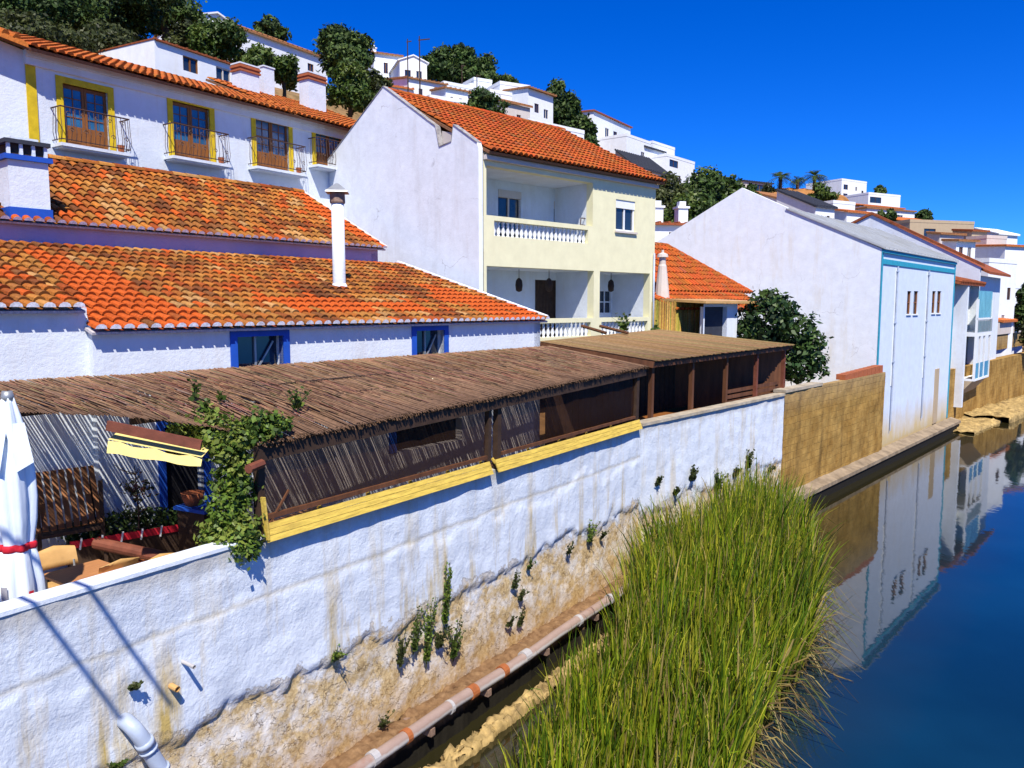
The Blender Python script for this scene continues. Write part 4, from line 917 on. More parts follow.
mb = MB(); mb.lathe([(.30, zb_ - .3), (.26, zb_ + .1), (.16, zb_ + (zt_ - zb_) * .62), (.13, zb_ + (zt_ - zb_) * .66), (.13, zb_ + (zt_ - zb_) * .82), (.22, zb_ + (zt_ - zb_) * .83), (.2, zb_ + (zt_ - zb_) * .9), (.05, zb_ + (zt_ - zb_) * .94), (.05, zt_)], s1, -.8, 12); mb.build('chimney', 'plaster_grey', orf)
fp = at_y(652, 330, 28.6); t = thing('reed_fence', 'upright ochre reed fence under the small orange roof', 'fence', (fp[0], fp[1], 0), 40)
V = []; Q = []; C = []; ft = at_y(652, 301, 28.6)[2]; fl = sz(706, 300, fp, 40)[0]
for i in range(70):
    x = i / 69 * fl; c = tuple(v * random.uniform(.7, 1.15) for v in random.choice([(.42, .27, .06), (.36, .22, .05), (.48, .33, .09)])); rod((x, random.uniform(-.01, .01), 5.0), (x + random.uniform(-.02, .02), random.uniform(-.01, .01), ft + random.uniform(-.05, .05)), .02, c)
np_mesh('reeds', np.array(V), np.array(Q), 'reed', np.array(C), t)
mb = MB(); mb.bar((0, .04, ft - .3), (fl, .04, ft - .3), .05); mb.bar((0, .04, 5.6), (fl, .04, 5.6), .05); mb.build('rail', 'brown_wood', t)
ap = at_y(703, 332, 28.9); t = thing('shed', 'lean-to shed with a thin tan flat roof and dark entrance beside the bush', 'shed', (ap[0], ap[1], 0), 40)
def az(px, py): return sz(px, py, ap, 40)
aw = az(757, 303)[0]; ztt = az(720, 303)[1]
mb = MB(); mb.prism([(-.35, -.35, ztt - .02), (aw, -.35, ztt - .02), (aw, 2.2, ztt + .1), (-.35, 2.2, ztt + .1)], (0, 0, .09)); mb.build('roof', 'chair_wood', t)
dw = az(727, 320)[0]
mb = MB(); mb.wall(.0, aw * .62, 4.8, ztt - .03, 0, [(.08, dw, 4.8, ztt - .14, .2)]); mb.box(aw * .62 - .02, aw * .62, .002, 2, 4.8, ztt - .04); mb.build('wall', 'plaster', t)
mb = MB(); mb.box(.08, dw, .2, .24, 4.8, ztt - .14); mb.build('door', 'tarp', t)

# ================================================================== TALL PALE BLUE BUILDING
UA, UP = 48.7, (16.10, 34.36)
blue = thing('tall_building', 'tall pale blue waterside building with turquoise trim and a wide white gable', 'building', (UP[0], UP[1], 0), UA)
UL, UE = 13.6, 9.48
def us(px, py): return sz(px, py, UP, UA)
wl2 = []
for (xa, xb, ya, yb) in ((907.5, 911.5, 291, 314), (914, 918.5, 291, 314), (932.5, 936, 291, 313), (937.5, 941.5, 291, 313)):
    a, z1_ = us(xa, ya); b, _ = us(xb, ya); _, z0_ = us((xa + xb) / 2, yb); wl2.append((a, b, z0_, z1_))
mb = MB(); mb.wall(0, UL, -.4, UE, 0, [(*w, .14) for w in wl2]); mb.build('river_front', 'stucco_blue', blue)
mb = MB(); mb.prism([(.0, 0.003, -.4), (.0, .003, UE), (.0, 6.55, 12.72), (.0, 12.2, 9.9), (.0, 12.2, -.4)], (.25, 0, 0)); mb.prism([(UL - .25, 0.003, -.4), (UL - .25, .003, UE), (UL - .25, 4.3, 11.5), (UL - .25, 12.2, 9.5), (UL - .25, 12.2, -.4)], (.248, 0, 0)); mb.build('gable_wall', 'plaster_rust', blue)
mb = MB(); sl_ = (12.72 - UE) / 6.55
mb.prism([(-.06, -.16, UE - .03), (UL, -.16, UE - .03), (UL, 4.3, 11.52), (-.06, 4.3, 11.52)], (0, 0, .05)); mb.prism([(.26, 12.1, 9.6), (UL - .26, 12.1, 9.6), (UL - .26, 4.3, 11.52), (.26, 4.3, 11.52)], (0, 0, .05)) 
for k in range(24): x = k * UL / 23; mb.bar((x, -.16, UE + .05), (x, 4.2, 11.56), .05, .05)
mb.build('roof', 'grey_roof', blue)
z2 = us(884, 259)[1]
mb = MB(); mb.box(-.012, UL, -.10, -.002, UE - .16, UE - .035); mb.build('cornice', 'turq', blue)
mb = MB(); mb.box(.17, UL - .17, -.045, -.002, z2 - .22, z2); mb.build('trim_band', 'turq', blue)
for x in (-.012, UL - .15): mb = MB(); mb.box(x, x + .16, -.04, -.002, .6, UE - .162); mb.build('trim_band', 'turq', blue)
for w in wl2:
    mb = MB(); a, b, c, e = w; mb.box(a, b, .1, .13, c, e); f = mb.build('window', 'glass', blue)
    mb = MB(); mb.box(a, a + .05, .05, .1, c, e); mb.box(b - .05, b, .05, .1, c, e); mb.box(a, b, .06, .1, (c + e) / 2 - .03, (c + e) / 2 + .03); mb.build('frame', 'door_wood', f)
    mb = MB(); mb.box(a - .05, b + .05, -.06, .1, c - .06, c - .003); mb.build('sill', 'plaster_far', f)
for px in (895, 926.5):
    x = us(px, 300)[0]; mb = MB(); mb.box(x - .12, x + .12, -.022, -.002, 3.3, z2 - .35); mb.tube([(x, -.07, z2 - .25), (x, -.07, 3.4), (x, -.06, 1.2)], .035, 8, 1); 
    for z in (z2 - .5, 6.2, 4.4): mb.box(x - .09, x + .09, -.11, -.022, z, z + .05, 1)
    mb.build('downpipe', ['plaster_far', 'pvc'], blue)
mb = MB(); mb.box(UL - 3.3, UL - 2.5, -.05, -.002, .6, 3.6); mb.build('patched_render', 'plaster_tan', blue)

# ================================================================== houses of the town: one builder
def win_grid(w, h, spec): return [(w * a, w * b, h * c, h * d) for (a, b, c, d) in spec]
def town_house(name, label, px0, px1, ytop, ybase, Y, ang=45, depth=6, roof='flat', wallm='plaster_far', roofm='tile_far', wins=(), rise=.22, over=.25, chim=(), group=None, cat='house', ground=None, xo=.2, rt=.14, skirt=3):
    p = at_y(px0, ybase, Y); w = sz(px1, ybase, p, ang)[0]; h = at_y(px0, ytop, Y)[2] - p[2]; sk = skirt + 1.0
    t = thing(name, label, cat, (p[0], p[1], p[2]), ang, group)
    hs_ = [(*q, .12) for q in win_grid(w, h, wins)]
    mb = MB(); mb.wall(0, w, -sk, h, 0, hs_)
    D = depth
    if roof in ('gable_side',):
        hr = h + D * .5 * rise * 2; mb.add([(0, 0, -sk), (0, 0, h), (0, D / 2, hr), (0, D, h), (0, D, -sk)], [(0, 1, 2, 3, 4)]); mb.add([(w, 0, -sk), (w, 0, h), (w, D / 2, hr), (w, D, h), (w, D, -sk)], [(4, 3, 2, 1, 0)])
    else:
        mb.add([(0, 0, -sk), (0, 0, h), (0, D, h), (0, D, -sk)], [(0, 1, 2, 3)]); mb.add([(w, 0, -sk), (w, 0, h), (w, D, h), (w, D, -sk)], [(3, 2, 1, 0)])
    if roof == 'gable_front':
        mb.prism([(0, .001, h), (w, .001, h), (w / 2, .001, h + w / 2 * rise * 2)], (0, .2, 0))
    mb.add([(0, D, -sk), (w, D, -sk), (w, D, h), (0, D, h)], [(3, 2, 1, 0)])
    mb.add([(0, 0, h - .02), (w, 0, h - .02), (w, D, h - .02), (0, D, h - .02)], [(0, 1, 2, 3)])
    if roof == 'flat':
        for a, b, c, d in ((-.03, w + .03, -.03, .2), (-.03, w + .03, D - .2, D + .03), (-.03, .2, .2, D - .2), (w - .2, w + .03, .2, D - .2)): mb.box(a, b, c, d, h - .015, h + .35)
    mb.build('wall', wallm, t)
    rf = None
    if roof == 'gable_side':
        mb = MB(); hr = h + D * rise
        for (ya, za, yb, zb) in ((-over, h - over * 2 * rise, D / 2, hr), (D + over, h - over * 2 * rise, D / 2, hr)): mb.prism([(-.15, ya, za), (w + .15, ya, za), (w + .15, yb, zb), (-.15, yb, zb)], (0, 0, .14))
        nb = int(w / .5)
        for k in range(nb + 1): mb.tube([(-.1 + k * (w + .2) / nb, -over, h - over * 2 * rise + .14), (-.1 + k * (w + .2) / nb, D / 2, hr + .14)], .10, 5)
        rf = mb.build('roof', roofm, t)
    if roof == 'gable_front':
        mb = MB(); hr = h + w * rise
        for xa in (-over, w + over):
            za = h - over * 2 * rise; mb.prism([(xa, -.15, za), (w / 2, -.15, hr), (w / 2, D, hr), (xa, D, za)], (0, 0, .12))
        rf = mb.build('roof', roofm, t)
    if roof == 'mono':
        mb = MB(); mb.prism([(-xo, -over, h - .05), (w + xo, -over, h - .05), (w + xo, D, h + D * rise), (-xo, D, h + D * rise)], (0, 0, rt))
        nb = int(w / .5)
        for k in range(nb + 1): mb.tube([(-xo / 2 + k * (w + xo) / nb, -over, h + rt - .05), (-xo / 2 + k * (w + xo) / nb, D, h + D * rise + rt)], .10 * rt / .14, 5)
        rf = mb.build('roof', roofm, t)
        for xs_ in (0, w - .15): MB().prism([(xs_, .1, h), (xs_, D, h), (xs_, D, h + D * rise)], (.15, 0, 0)).build('side_wall', wallm, t)
    for (a, b, c, d, r_) in hs_:
        mb = MB(); mb.box(a, b, .09, .12, c, d); f = mb.build('window', 'glass', t)
        mb = MB(); e = .05; mb.box(a, a + e, .04, .09, c, d); mb.box(b - e, b, .04, .09, c, d); mb.box((a + b) / 2 - .03, (a + b) / 2 + .03, .045, .09, c, d); mb.box(a + e, b - e, .042, .09, d - e, d); mb.build('frame', random.choice(['brown_wood', 'plaster_grey', 'door_wood']), f)
    for (f, yy, hh) in chim:
        mb = MB(); x = w * f; mb.box(x - .3, x + .3, yy, yy + .6, h - .3, h + hh); mb.box(x - .38, x + .38, yy - .08, yy + .68, h + hh, h + hh + .12); mb.prism([(x - .2, yy + .1, h + hh + .12), (x + .2, yy + .1, h + hh + .12), (x + .2, yy + .5, h + hh + .12), (x - .2, yy + .5, h + hh + .12)], (0, 0, .3)); mb.build('chimney', wallm, rf or t)
    return t, w, h
R2 = ((.12, .25, .45, .8), (.55, .68, .45, .8))
TH = town_house
# behind the townhouse
TH('annex_house', 'white shed-roofed house with two dark square windows above the orange eaves', 156, 242, 39, 82, 34, 60, 5, 'mono', wins=((.30, .47, .48, .84), (.68, .86, .48, .84)), roofm='tile_red', rise=.01, over=.12, xo=-.02, rt=.07)
TH('farmhouse', 'long white farmhouse with pale tiled roof high between the dark trees', 218, 327, 20, 62, 62, 57, 8, 'gable_side', wins=((.60, .68, .45, .72), (.80, .86, .45, .72)), roofm='tile_brown', rise=.2)
TH('cottage', 'tiny white cottage beside the dark trees at the top left skyline', 203, 232, 15, 40, 60, 50, 5, 'gable_front', roofm='plaster_far', rise=.18)
# church cluster
TH('chapel', 'white gabled chapel with two red brown windows at the crown of the hill', 400, 427, 60, 84, 92, 20, 7, 'gable_front', roofm='plaster_far', wins=((.18, .4, .30, .62), (.6, .82, .25, .62)), rise=.2)
TH('chapel_nave', 'low white wing with a thin brown roof and small bell turret left of the chapel', 374, 402, 53, 80, 96, 25, 6, 'gable_side', roofm='tile_brown', rise=.15, wins=((.35, .5, .3, .7),), chim=((.05, .5, .7),))
TH('terrace_house', 'white terraced house with a bright orange roof band below the chapel', 373, 412, 84, 104, 84, 30, 5, 'mono', rise=.25, wins=((.5, .62, .3, .7),))
TH('terrace_house', 'white terraced house with two small windows and dusty red roof right of the chapel', 408, 446, 78, 106, 86, 35, 6, 'mono', roofm='tile_brown', rise=.18, wins=((.28, .38, .45, .7), (.62, .72, .45, .7)))
TH('terrace_house', 'white flat roofed house stepping down right of the chapel group', 444, 476, 84, 108, 90, 35, 6, 'flat', wins=((.2, .3, .4, .7),))
TH('shed', 'small shed with brown lean-to roof on the white terraces', 452, 470, 92, 104, 84, 30, 4, 'mono', roofm='tile_brown', rise=.3, wallm='plaster_grey')
TH('garden_wall', 'long white garden wall stepping down the hill behind the orange roof', 430, 500, 98, 125, 80, 32, 1, 'flat', cat='wall')
TH('garden_wall', 'upper white garden wall beside the trees below the chapel', 470, 505, 86, 102, 93, 35, 1, 'flat', cat='wall')
TH('townhouse', 'white two storey house with dark red eaves and two dark windows on the hill', 528, 553, 88, 126, 88, 50, 6, 'mono', roofm='tile_brown', rise=.06, wins=((.25, .42, .42, .66), (.62, .8, .34, .58), (.55, .8, .02, .2)), over=.4)
TH('house', 'white house with a plain left gable joined to the red eaved house', 500, 530, 84, 124, 90, 28, 6, 'flat', wins=((.15, .25, .55, .75),))
TH('house', 'low house with brown roof and grey walls in front of the red eaved house', 503, 530, 102, 126, 82, 40, 4, 'mono', roofm='tile_brown', wallm='plaster_grey', rise=.35, wins=((.5, .65, .2, .6),))
TH('garden_wall', 'white wall with tile coping directly behind the orange ridge', 528, 584, 122, 145, 74, 42, 1, 'flat', cat='wall')
# cascade right of the cream house roof
TH('townhouse', 'white house with dark red roof and three tall windows topping the cascade', 593, 630, 111, 162, 110, 57, 6, 'mono', roofm='tile_red', rise=.04, wins=((.30, .40, .50, .78), (.52, .62, .50, .78), (.76, .86, .50, .78), (.55, .63, .12, .3)), chim=((.5, 1.5, .5),))
TH('house', 'plain white wall house joined to the right of the three window townhouse', 626, 650, 136, 172, 108, 52, 6, 'flat', wins=((.6, .75, .5, .7),))
TH('house', 'white house with a small dark hipped roof in the middle of the cascade', 644, 664, 147, 176, 112, 50, 5, 'mono', roofm='tarp', rise=.3, wins=((.3, .5, .3, .6),))
TH('house', 'tall white house with a roof terrace low in the cascade', 652, 674, 143, 186, 116, 50, 7, 'flat', wins=((.15, .28, .5, .62), (.6, .72, .5, .62)))
TH('lean_to', 'steep black slate lean-to roof on the white cascade of houses', 636, 668, 168, 190, 100, 48, 3.2, 'mono', roofm='tarp', rise=.8, wallm='plaster_grey')
TH('house', 'white stepped house with small windows right of the black slate roof', 666, 694, 156, 192, 112, 50, 8, 'flat', wins=((.1, .4, .74, .94), (.2, .3, .35, .55), (.42, .5, .35, .55), (.7, .8, .35, .55)))
TH('boundary_wall', 'long plain white wall running down the crest of the hill', 688, 746, 172, 196, 125, 58, 2, 'flat', cat='wall')
TH('pavilion', 'dark flat roofed pavilion at the end of the long white wall', 744, 772, 181, 192, 120, 30, 5, 'mono', roofm='tarp', rise=.05, wallm='plaster_grey', wins=((.3, .8, .2, .8),))
# two-chimney house in the gap
TH('house', 'white house with two slim chimneys between the cream house and the white gable', 640, 694, 224, 262, 46, 12, 5, 'mono', roofm='tile_red', rise=.02, chim=((.36, .3, 1.0), (.82, .3, 1.0)), wins=((.52, .74, .1, .8),))
# village behind the pale blue building
TH('house', 'white blocky modern house alone on the skyline', 841, 866, 180, 200, 170, 32, 9, 'flat', wins=((.08, .25, .55, .8), (.08, .25, .1, .35), (.55, .62, .55, .75), (.8, .88, .4, .6)))
TH('row_house', 'long white house under a wide orange roof below the modern house', 852, 903, 205, 226, 138, 27, 6, 'mono', rise=.20, wins=((.1, .16, .3, .8), (.3, .36, .3, .8), (.52, .58, .3, .8), (.75, .81, .3, .8)))
TH('house', 'white flat house with a dark opening below the modern one', 868, 900, 194, 206, 150, 27, 6, 'flat', wins=((.05, .4, .3, .8),))
TH('house', 'white row with dark windows half hidden by garden bushes', 866, 914, 208, 226, 118, 27, 5, 'mono', roofm='tile_brown', rise=.04, wins=((.15, .25, .3, .75), (.4, .5, .3, .75), (.65, .75, .3, .75)))
TH('house', 'white cottage with a small dark solar roof next to the white gable', 815, 834, 207, 226, 82, 32, 5, 'mono', roofm='tarp', rise=.45, wins=((.6, .75, .3, .6),))
TH('house', 'plain white house just left of the orange roofed row', 832, 854, 203, 232, 96, 28, 5, 'flat', wins=((.5, .65, .5, .7),))
TH('house', 'white cottage below the orange mound with sloping brown tiles', 782, 808, 200, 222, 100, 34, 6, 'mono', roofm='tile_brown', rise=.3)
TH('house', 'little white house with red tiles beside the plain white one', 846, 868, 212, 232, 84, 30, 3, 'mono', roofm='tile_far', rise=.2)
TH('house', 'low white house with orange tan roof and window row above the tan building', 902, 942, 222, 238, 112, 26, 5, 'mono', roofm='tile_far', rise=.25, wins=((.1, .2, .3, .8), (.32, .42, .3, .8), (.54, .64, .3, .8), (.78, .88, .3, .8)))
TH('old_house', 'broad tan rendered house with a dark red shutter in the village', 908, 972, 222, 262, 98, 16, 3, 'flat', wallm='plaster_tan', wins=((.22, .40, .60, .85),))
TH('old_house', 'brown house with grey walls just right of the long gable slope', 938, 962, 234, 268, 86, 24, 1.6, 'mono', wallm='plaster_grey', roofm='tile_brown', rise=.12, wins=((.12, .38, .55, .82), (.6, .82, .6, .85)))
TH('house', 'narrow white house with dark brown eaves between tan houses', 955, 974, 241, 270, 80, 24, 1.6, 'mono', roofm='tile_brown', rise=.08, wins=((.15, .35, .45, .8), (.6, .8, .45, .8)), over=.4)
TH('old_house', 'narrow tan house with tall windows and dark eaves', 970, 985, 231, 268, 92, 24, 2.5, 'mono', wallm='plaster_tan', roofm='tile_red', rise=.1, wins=((.15, .38, .5, .8), (.6, .82, .5, .8)))
TH('house', 'house with a dark pergola terrace near the right edge', 984, 1004, 238, 285, 90, 24, 2.5, 'flat', wallm='plaster_grey', wins=((.05, .3, .45, .75), (.36, .62, .45, .75), (.68, .95, .45, .75)))
TH('house', 'white flat house standing highest at the right edge skyline', 996, 1016, 234, 262, 104, 30, 6, 'gable_side', roofm='plaster_far', rise=.15)
TH('house', 'white house with red tile rim at the right edge of the photo', 1002, 1040, 246, 300, 84, 24, 7, 'mono', roofm='tile_far', rise=.05)
# neighbour gable right behind the pale blue building
pn = loc2world(UP, UA, UL + .05, 0); pg = loc2world(UP, UA, UL + 6.6, 0); pk = at_plane(872, 215, pg, UA + 90); pr = at_plane(984, 267, pg, UA + 90); nb_ = thing('waterside_house', 'white house with a long tile edged gable slope just past the pale blue building', 'house', (pn[0], pn[1], 0), UA)
sgn = lambda p: -(p[0] - pg[0]) * math.sin(R(UA)) + (p[1] - pg[1]) * math.cos(R(UA))
yk, zk, yl, zl = sgn(pk), pk[2], sgn(pr), pr[2]
mb = MB(); mb.prism([(6.55, yl + .2, 0), (6.55, yl + .2, zl), (6.55, yk, zk), (6.55, yk + 7, zk - 3.2), (6.55, yk + 7, 0)], (.25, 0, 0)); mb.wall(.0, 6.5, 0, 8.3, .8, [(.5, 1.2, 5.9, 7.5, .3), (.5, 1.2, 3.4, 4.6, .3)]); mb.box(2.0, 2.35, -.3, .8, 1.0, 8.2); mb.wall(6.8, 14, 0, zl - .5, yl + .3); mb.build('wall', 'plaster', nb_)
mb = MB(); mb.prism([(6.45, yl, zl + .02), (6.45, yk, zk + .02), (6.45, yk + 7.1, zk - 3.2), (6.45, yk + 7.1, zk - 3.03), (6.45, yk, zk + .2), (6.45, yl, zl + .2)], (.4, 0, 0)); mb.prism([(6.85, yl - .3, zl - .45), (14, yl - .3, zl - .45), (14, yk, zk - .5), (6.85, yk, zk - .5)], (0, 0, .16))
mb.prism([(-.05, -.35, 8.2), (6.45, -.35, 8.2), (6.45, 4, 9.3), (-.05, 4, 9.3)], (0, 0, .16))
for k in range(16): x = .1 + k * .42; mb.tube([(x, -.4, 8.38), (x, 4, 9.48)], .11, 6)
mb.build('roof', 'tile_red', nb_)
for z0_, z1_ in ((5.9, 7.5), (3.4, 4.6)): mb = MB(); mb.box(.5, 1.2, 1.05, 1.09, z0_, z1_); mb.build('window', 'glass', nb_)
# glazed balconies over the water
bq = loc2world(UP, UA, UL + 2.6, .2); t = thing('balcony_block', 'stack of glazed white balconies overhanging the river past the pale blue building', 'building', (bq[0], bq[1], 0), UA)
BW = 4.2
mb = MB(); mb.box(0, BW + 1, .25, 3, .5, 8.3); 
for z in (2.55, 5.2, 5.32): mb.box(0, BW, -1.0, .249, z, z + .12)
for x in (.0, 1.2, 2.5, BW - .12): mb.box(x, x + .12, -1.0, -.88, 2.67, 5.2)
for x in (0., BW - .12): mb.box(x, x + .12, -1.0, -.88, 5.44, 7.4)
mb.box(0, BW, -1.0, -.86, 6.2, 6.28); mb.build('frame', 'plaster_far', t)
mb = MB(); mb.box(.12, BW - .12, -.96, -.93, 6.3, 7.9); mb.build('glass_screen', 'glass_green', t)
mb = MB(); mb.box(.12, BW - .12, -.97, -.94, 5.44, 6.1); mb.build('glass_screen', 'glass_green', t)
mb = MB(); mb.box(.12, BW - .12, -.97, -.94, 2.67, 3.6); mb.build('glass_screen', 'glass_green', t)
mb = MB(); mb.box(.1, BW - .1, .22, .245, 2.7, 5.1); mb.build('back_window', 'glass', t)
mb = MB()
for k in range(24): x = .05 + k * (BW - .1) / 23; mb.box(x, x + .02, -1.03, -1.01, 5.44, 6.2)
mb.build('railing', 'metal', t)
mb = MB(); mb.prism([(0, .2, 1.2), (0, .2, 2.55), (0, -.9, 2.55)], (BW, 0, 0)); mb.build('bracket', 'plaster_tan', t)
TH('house', 'white house with tall narrow windows behind the glazed balconies', 984, 1012, 262, 345, 66, 36, 6, 'flat', wins=((.3, .42, .5, .75), (.7, .82, .55, .7), (.55, .66, .2, .36)), skirt=8)
TH('house', 'white stepped house with small dark windows above the far river bank', 1004, 1022, 288, 350, 72, 36, 6, 'flat', wins=((.2, .4, .5, .7), (.6, .8, .3, .5)), skirt=8)
TH('hut', 'small white hut with a bright orange roof on the far river bank', 994, 1014, 322, 350, 66, 47, 4, 'mono', rise=.25, wins=((.5, .8, .0, .5),), over=.6)
# far ochre retaining walls and banks
W4 = loc2world(W2P, W2A, 33.0, .2)
t = thing('retaining_wall', 'ochre and white retaining wall along the far river bank', 'wall', (W4[0], W4[1], 0), 47)
mb = MB(); mb.wall(0, 60, -.5, 3.2, .3); mb.box(0, 60, .3, .9, 3.2, 3.3); mb.wall(2.5, 60, 3.3, 4.6, 3.0); mb.build('masonry', 'ochre', t)
mb = MB(); mb.box(9, 60, 2.9, 3.2, 4.605, 5.6); mb.build('parapet', 'plaster_grey', t)
for k in range(5):
    t = rock_ledge('mud_bank', ['muddy rock shelf below the glazed balconies', 'flat rubble shelf past the glazed balconies', 'low rock shelf at the bend of the river', 'broken slab in the water under the far wall', 'last rubble bank before the right edge'][k], W4, 46, -1 + k * 6.0, 5.4 + k * 6.0, -1.6 - .5 * (k % 3), .6, .10 + .12 * ((k * 2) % 3), 'rock', .12, 'rubble banks on the far shore')

# ================================================================== TREES
random.seed(21)
big = [(22, -30, 60, 40, 130, 'dark'), (78, -26, 60, 44, 110, 'dark'), (125, -20, 62, 47, 100, 'dark'), (165, -12, 48, 52, 80, 'dark'), (-25, -20, 66, 38, 90, 'dark')]
labs = ['dark pine crown at the far upper left corner', 'broad dark pine second from the upper left corner', 'dark pine crown above the orange eaves', 'dark pine at the right end of the upper left grove', 'dark pine cut by the left edge of the photo']
for (a, b) in zip(big, labs): tree('pine_tree', b, a[0], a[1], a[2], a[3], a[4], a[5], 'round', 'pine grove on the hilltop', ground=None, dens=1.1)
tree('bush', 'grey green scrub under the pines at upper left', 40, 22, 60, 36, 100, 'olive', 'bush', None, 'bush')
tree('bush', 'olive scrub between the pines and the white annex', 110, 30, 70, 38, 80, 'olive', 'bush', None, 'bush')
tree('olive_tree', 'yellow green round tree in front of the long farmhouse', 218, 26, 84, 44, 56, 'mid', 'round', 'green trees below the farmhouse')
tree('olive_tree', 'green tree right of the chimneys below the farmhouse', 284, 60, 100, 44, 38, 'mid', 'round', 'green trees below the farmhouse')
tree('olive_tree', 'yellow green tree between the annex roof and the farmhouse wall', 258, 50, 98, 42, 34, 'mid', 'round', 'green trees below the farmhouse')
tree('olive_tree', 'small tree behind the white annex roof', 200, 30, 70, 46, 46, 'olive', 'round', 'green trees below the farmhouse')
tree('oak_tree', 'big dark round tree on the skyline left of the chapel', 341, 32, 88, 56, 56, 'dark', 'round', None, dens=1.2)
tree('bush', 'green bush below the big dark skyline tree', 350, 64, 112, 50, 42, 'mid', 'bush', None, 'bush')
tree('bush', 'dark low tree at the foot of the chapel terraces', 376, 74, 112, 60, 26, 'olive', 'bush', None, 'bush')
TH('house', 'tiny white house beside the pine row on the hilltop', 474, 492, 80, 96, 96, 30, 5, 'flat', wins=((.3, .45, .4, .7),))
TH('house', 'white terrace house with tan roof edge just left of the round dark bush', 446, 468, 88, 110, 82, 36, 3, 'mono', roofm='tile_brown', rise=.1, wins=((.2, .32, .3, .65), (.6, .72, .3, .65)))
TH('house', 'plain white house between the round dark bush and the red eaved house', 490, 512, 92, 122, 86, 34, 4, 'flat', wins=((.2, .32, .55, .75),))
tree('bush', 'low bush behind the farmhouse roof at top left', 272, 19, 46, 72, 26, 'dark', 'bush', None, 'bush')
for (px, yt, yb, Y, w, lab) in ((440, 50, 84, 104, 34, 'dark pine right behind the chapel'), (462, 49, 88, 104, 34, 'rounded dark pine right of the chapel, second of its row'), (484, 58, 92, 102, 30, 'dark pine at the right end of the hilltop row')): tree('pine_tree', lab, px, yt, yb, Y, w, 'dark', 'bush', 'pines right of the chapel', dens=1.2)
tree('olive_tree', 'dark bush-like tree between white terraces and the orange ridge', 485, 91, 120, 78, 38, 'dark', 'bush', None, dens=1.2)
tree('bush', 'small tree above the white garden walls', 507, 76, 90, 100, 18, 'mid', 'bush', None, 'bush')
for (px, yt, yb, Y, w, lab) in ((556, 84, 130, 98, 28, 'tall dark tree right of the red eaved house'), (571, 96, 140, 98, 26, 'middle dark tree on the slope behind the orange ridge'), (588, 120, 156, 96, 18, 'lower dark tree by the white cascade of houses')): tree('pine_tree', lab, px, yt, yb, Y, w, 'dark', 'bush', 'dark trees on the slope', dens=1.2)
for (px, yt, yb, Y, w, pal, lab) in ((668, 178, 235, 60, 44, 'olive', 'green tree right of the cream house roof'), (698, 172, 240, 64, 52, 'dark', 'dark leafy tree in the middle of the grove behind the white gable'), (728, 180, 235, 66, 44, 'mid', 'leafy tree at the right of the grove behind the white gable'), (685, 196, 240, 52, 44, 'mid', 'low bright tree in front of the grove behind the white gable'), (652, 190, 230, 58, 30, 'olive', 'narrow tree half hidden by the cream house'), (748, 186, 215, 76, 22, 'dark', 'small dark tree by the pavilion')): tree('leafy_tree', lab, px, yt, yb, Y, w, pal, 'bush', 'grove behind the white gable', dens=1.3)
tree('bush', 'bush on the skyline right of the modern white house', 878, 186, 200, 158, 11, 'dark', 'bush', None, 'bush')
tree('bush', 'dark garden bush among the village roofs', 890, 210, 226, 112, 11, 'dark', 'bush', None, 'bush')
tree('bush', 'low hedge bush below the orange roofed row', 922, 210, 224, 125, 16, 'dark', 'bush', None, 'bush')
tree('bush', 'small mid green bush left of the dark garden bush', 880, 212, 226, 112, 9, 'mid', 'bush', None, 'bush')
tree('bush', 'creeper covered bank at the right edge', 1022, 282, 330, 70, 16, 'dark', 'bush', None, 'bush')
tree('bush', 'dark bush beside the orange roofed hut', 1030, 318, 350, 60, 18, 'olive', 'bush', None, 'bush')
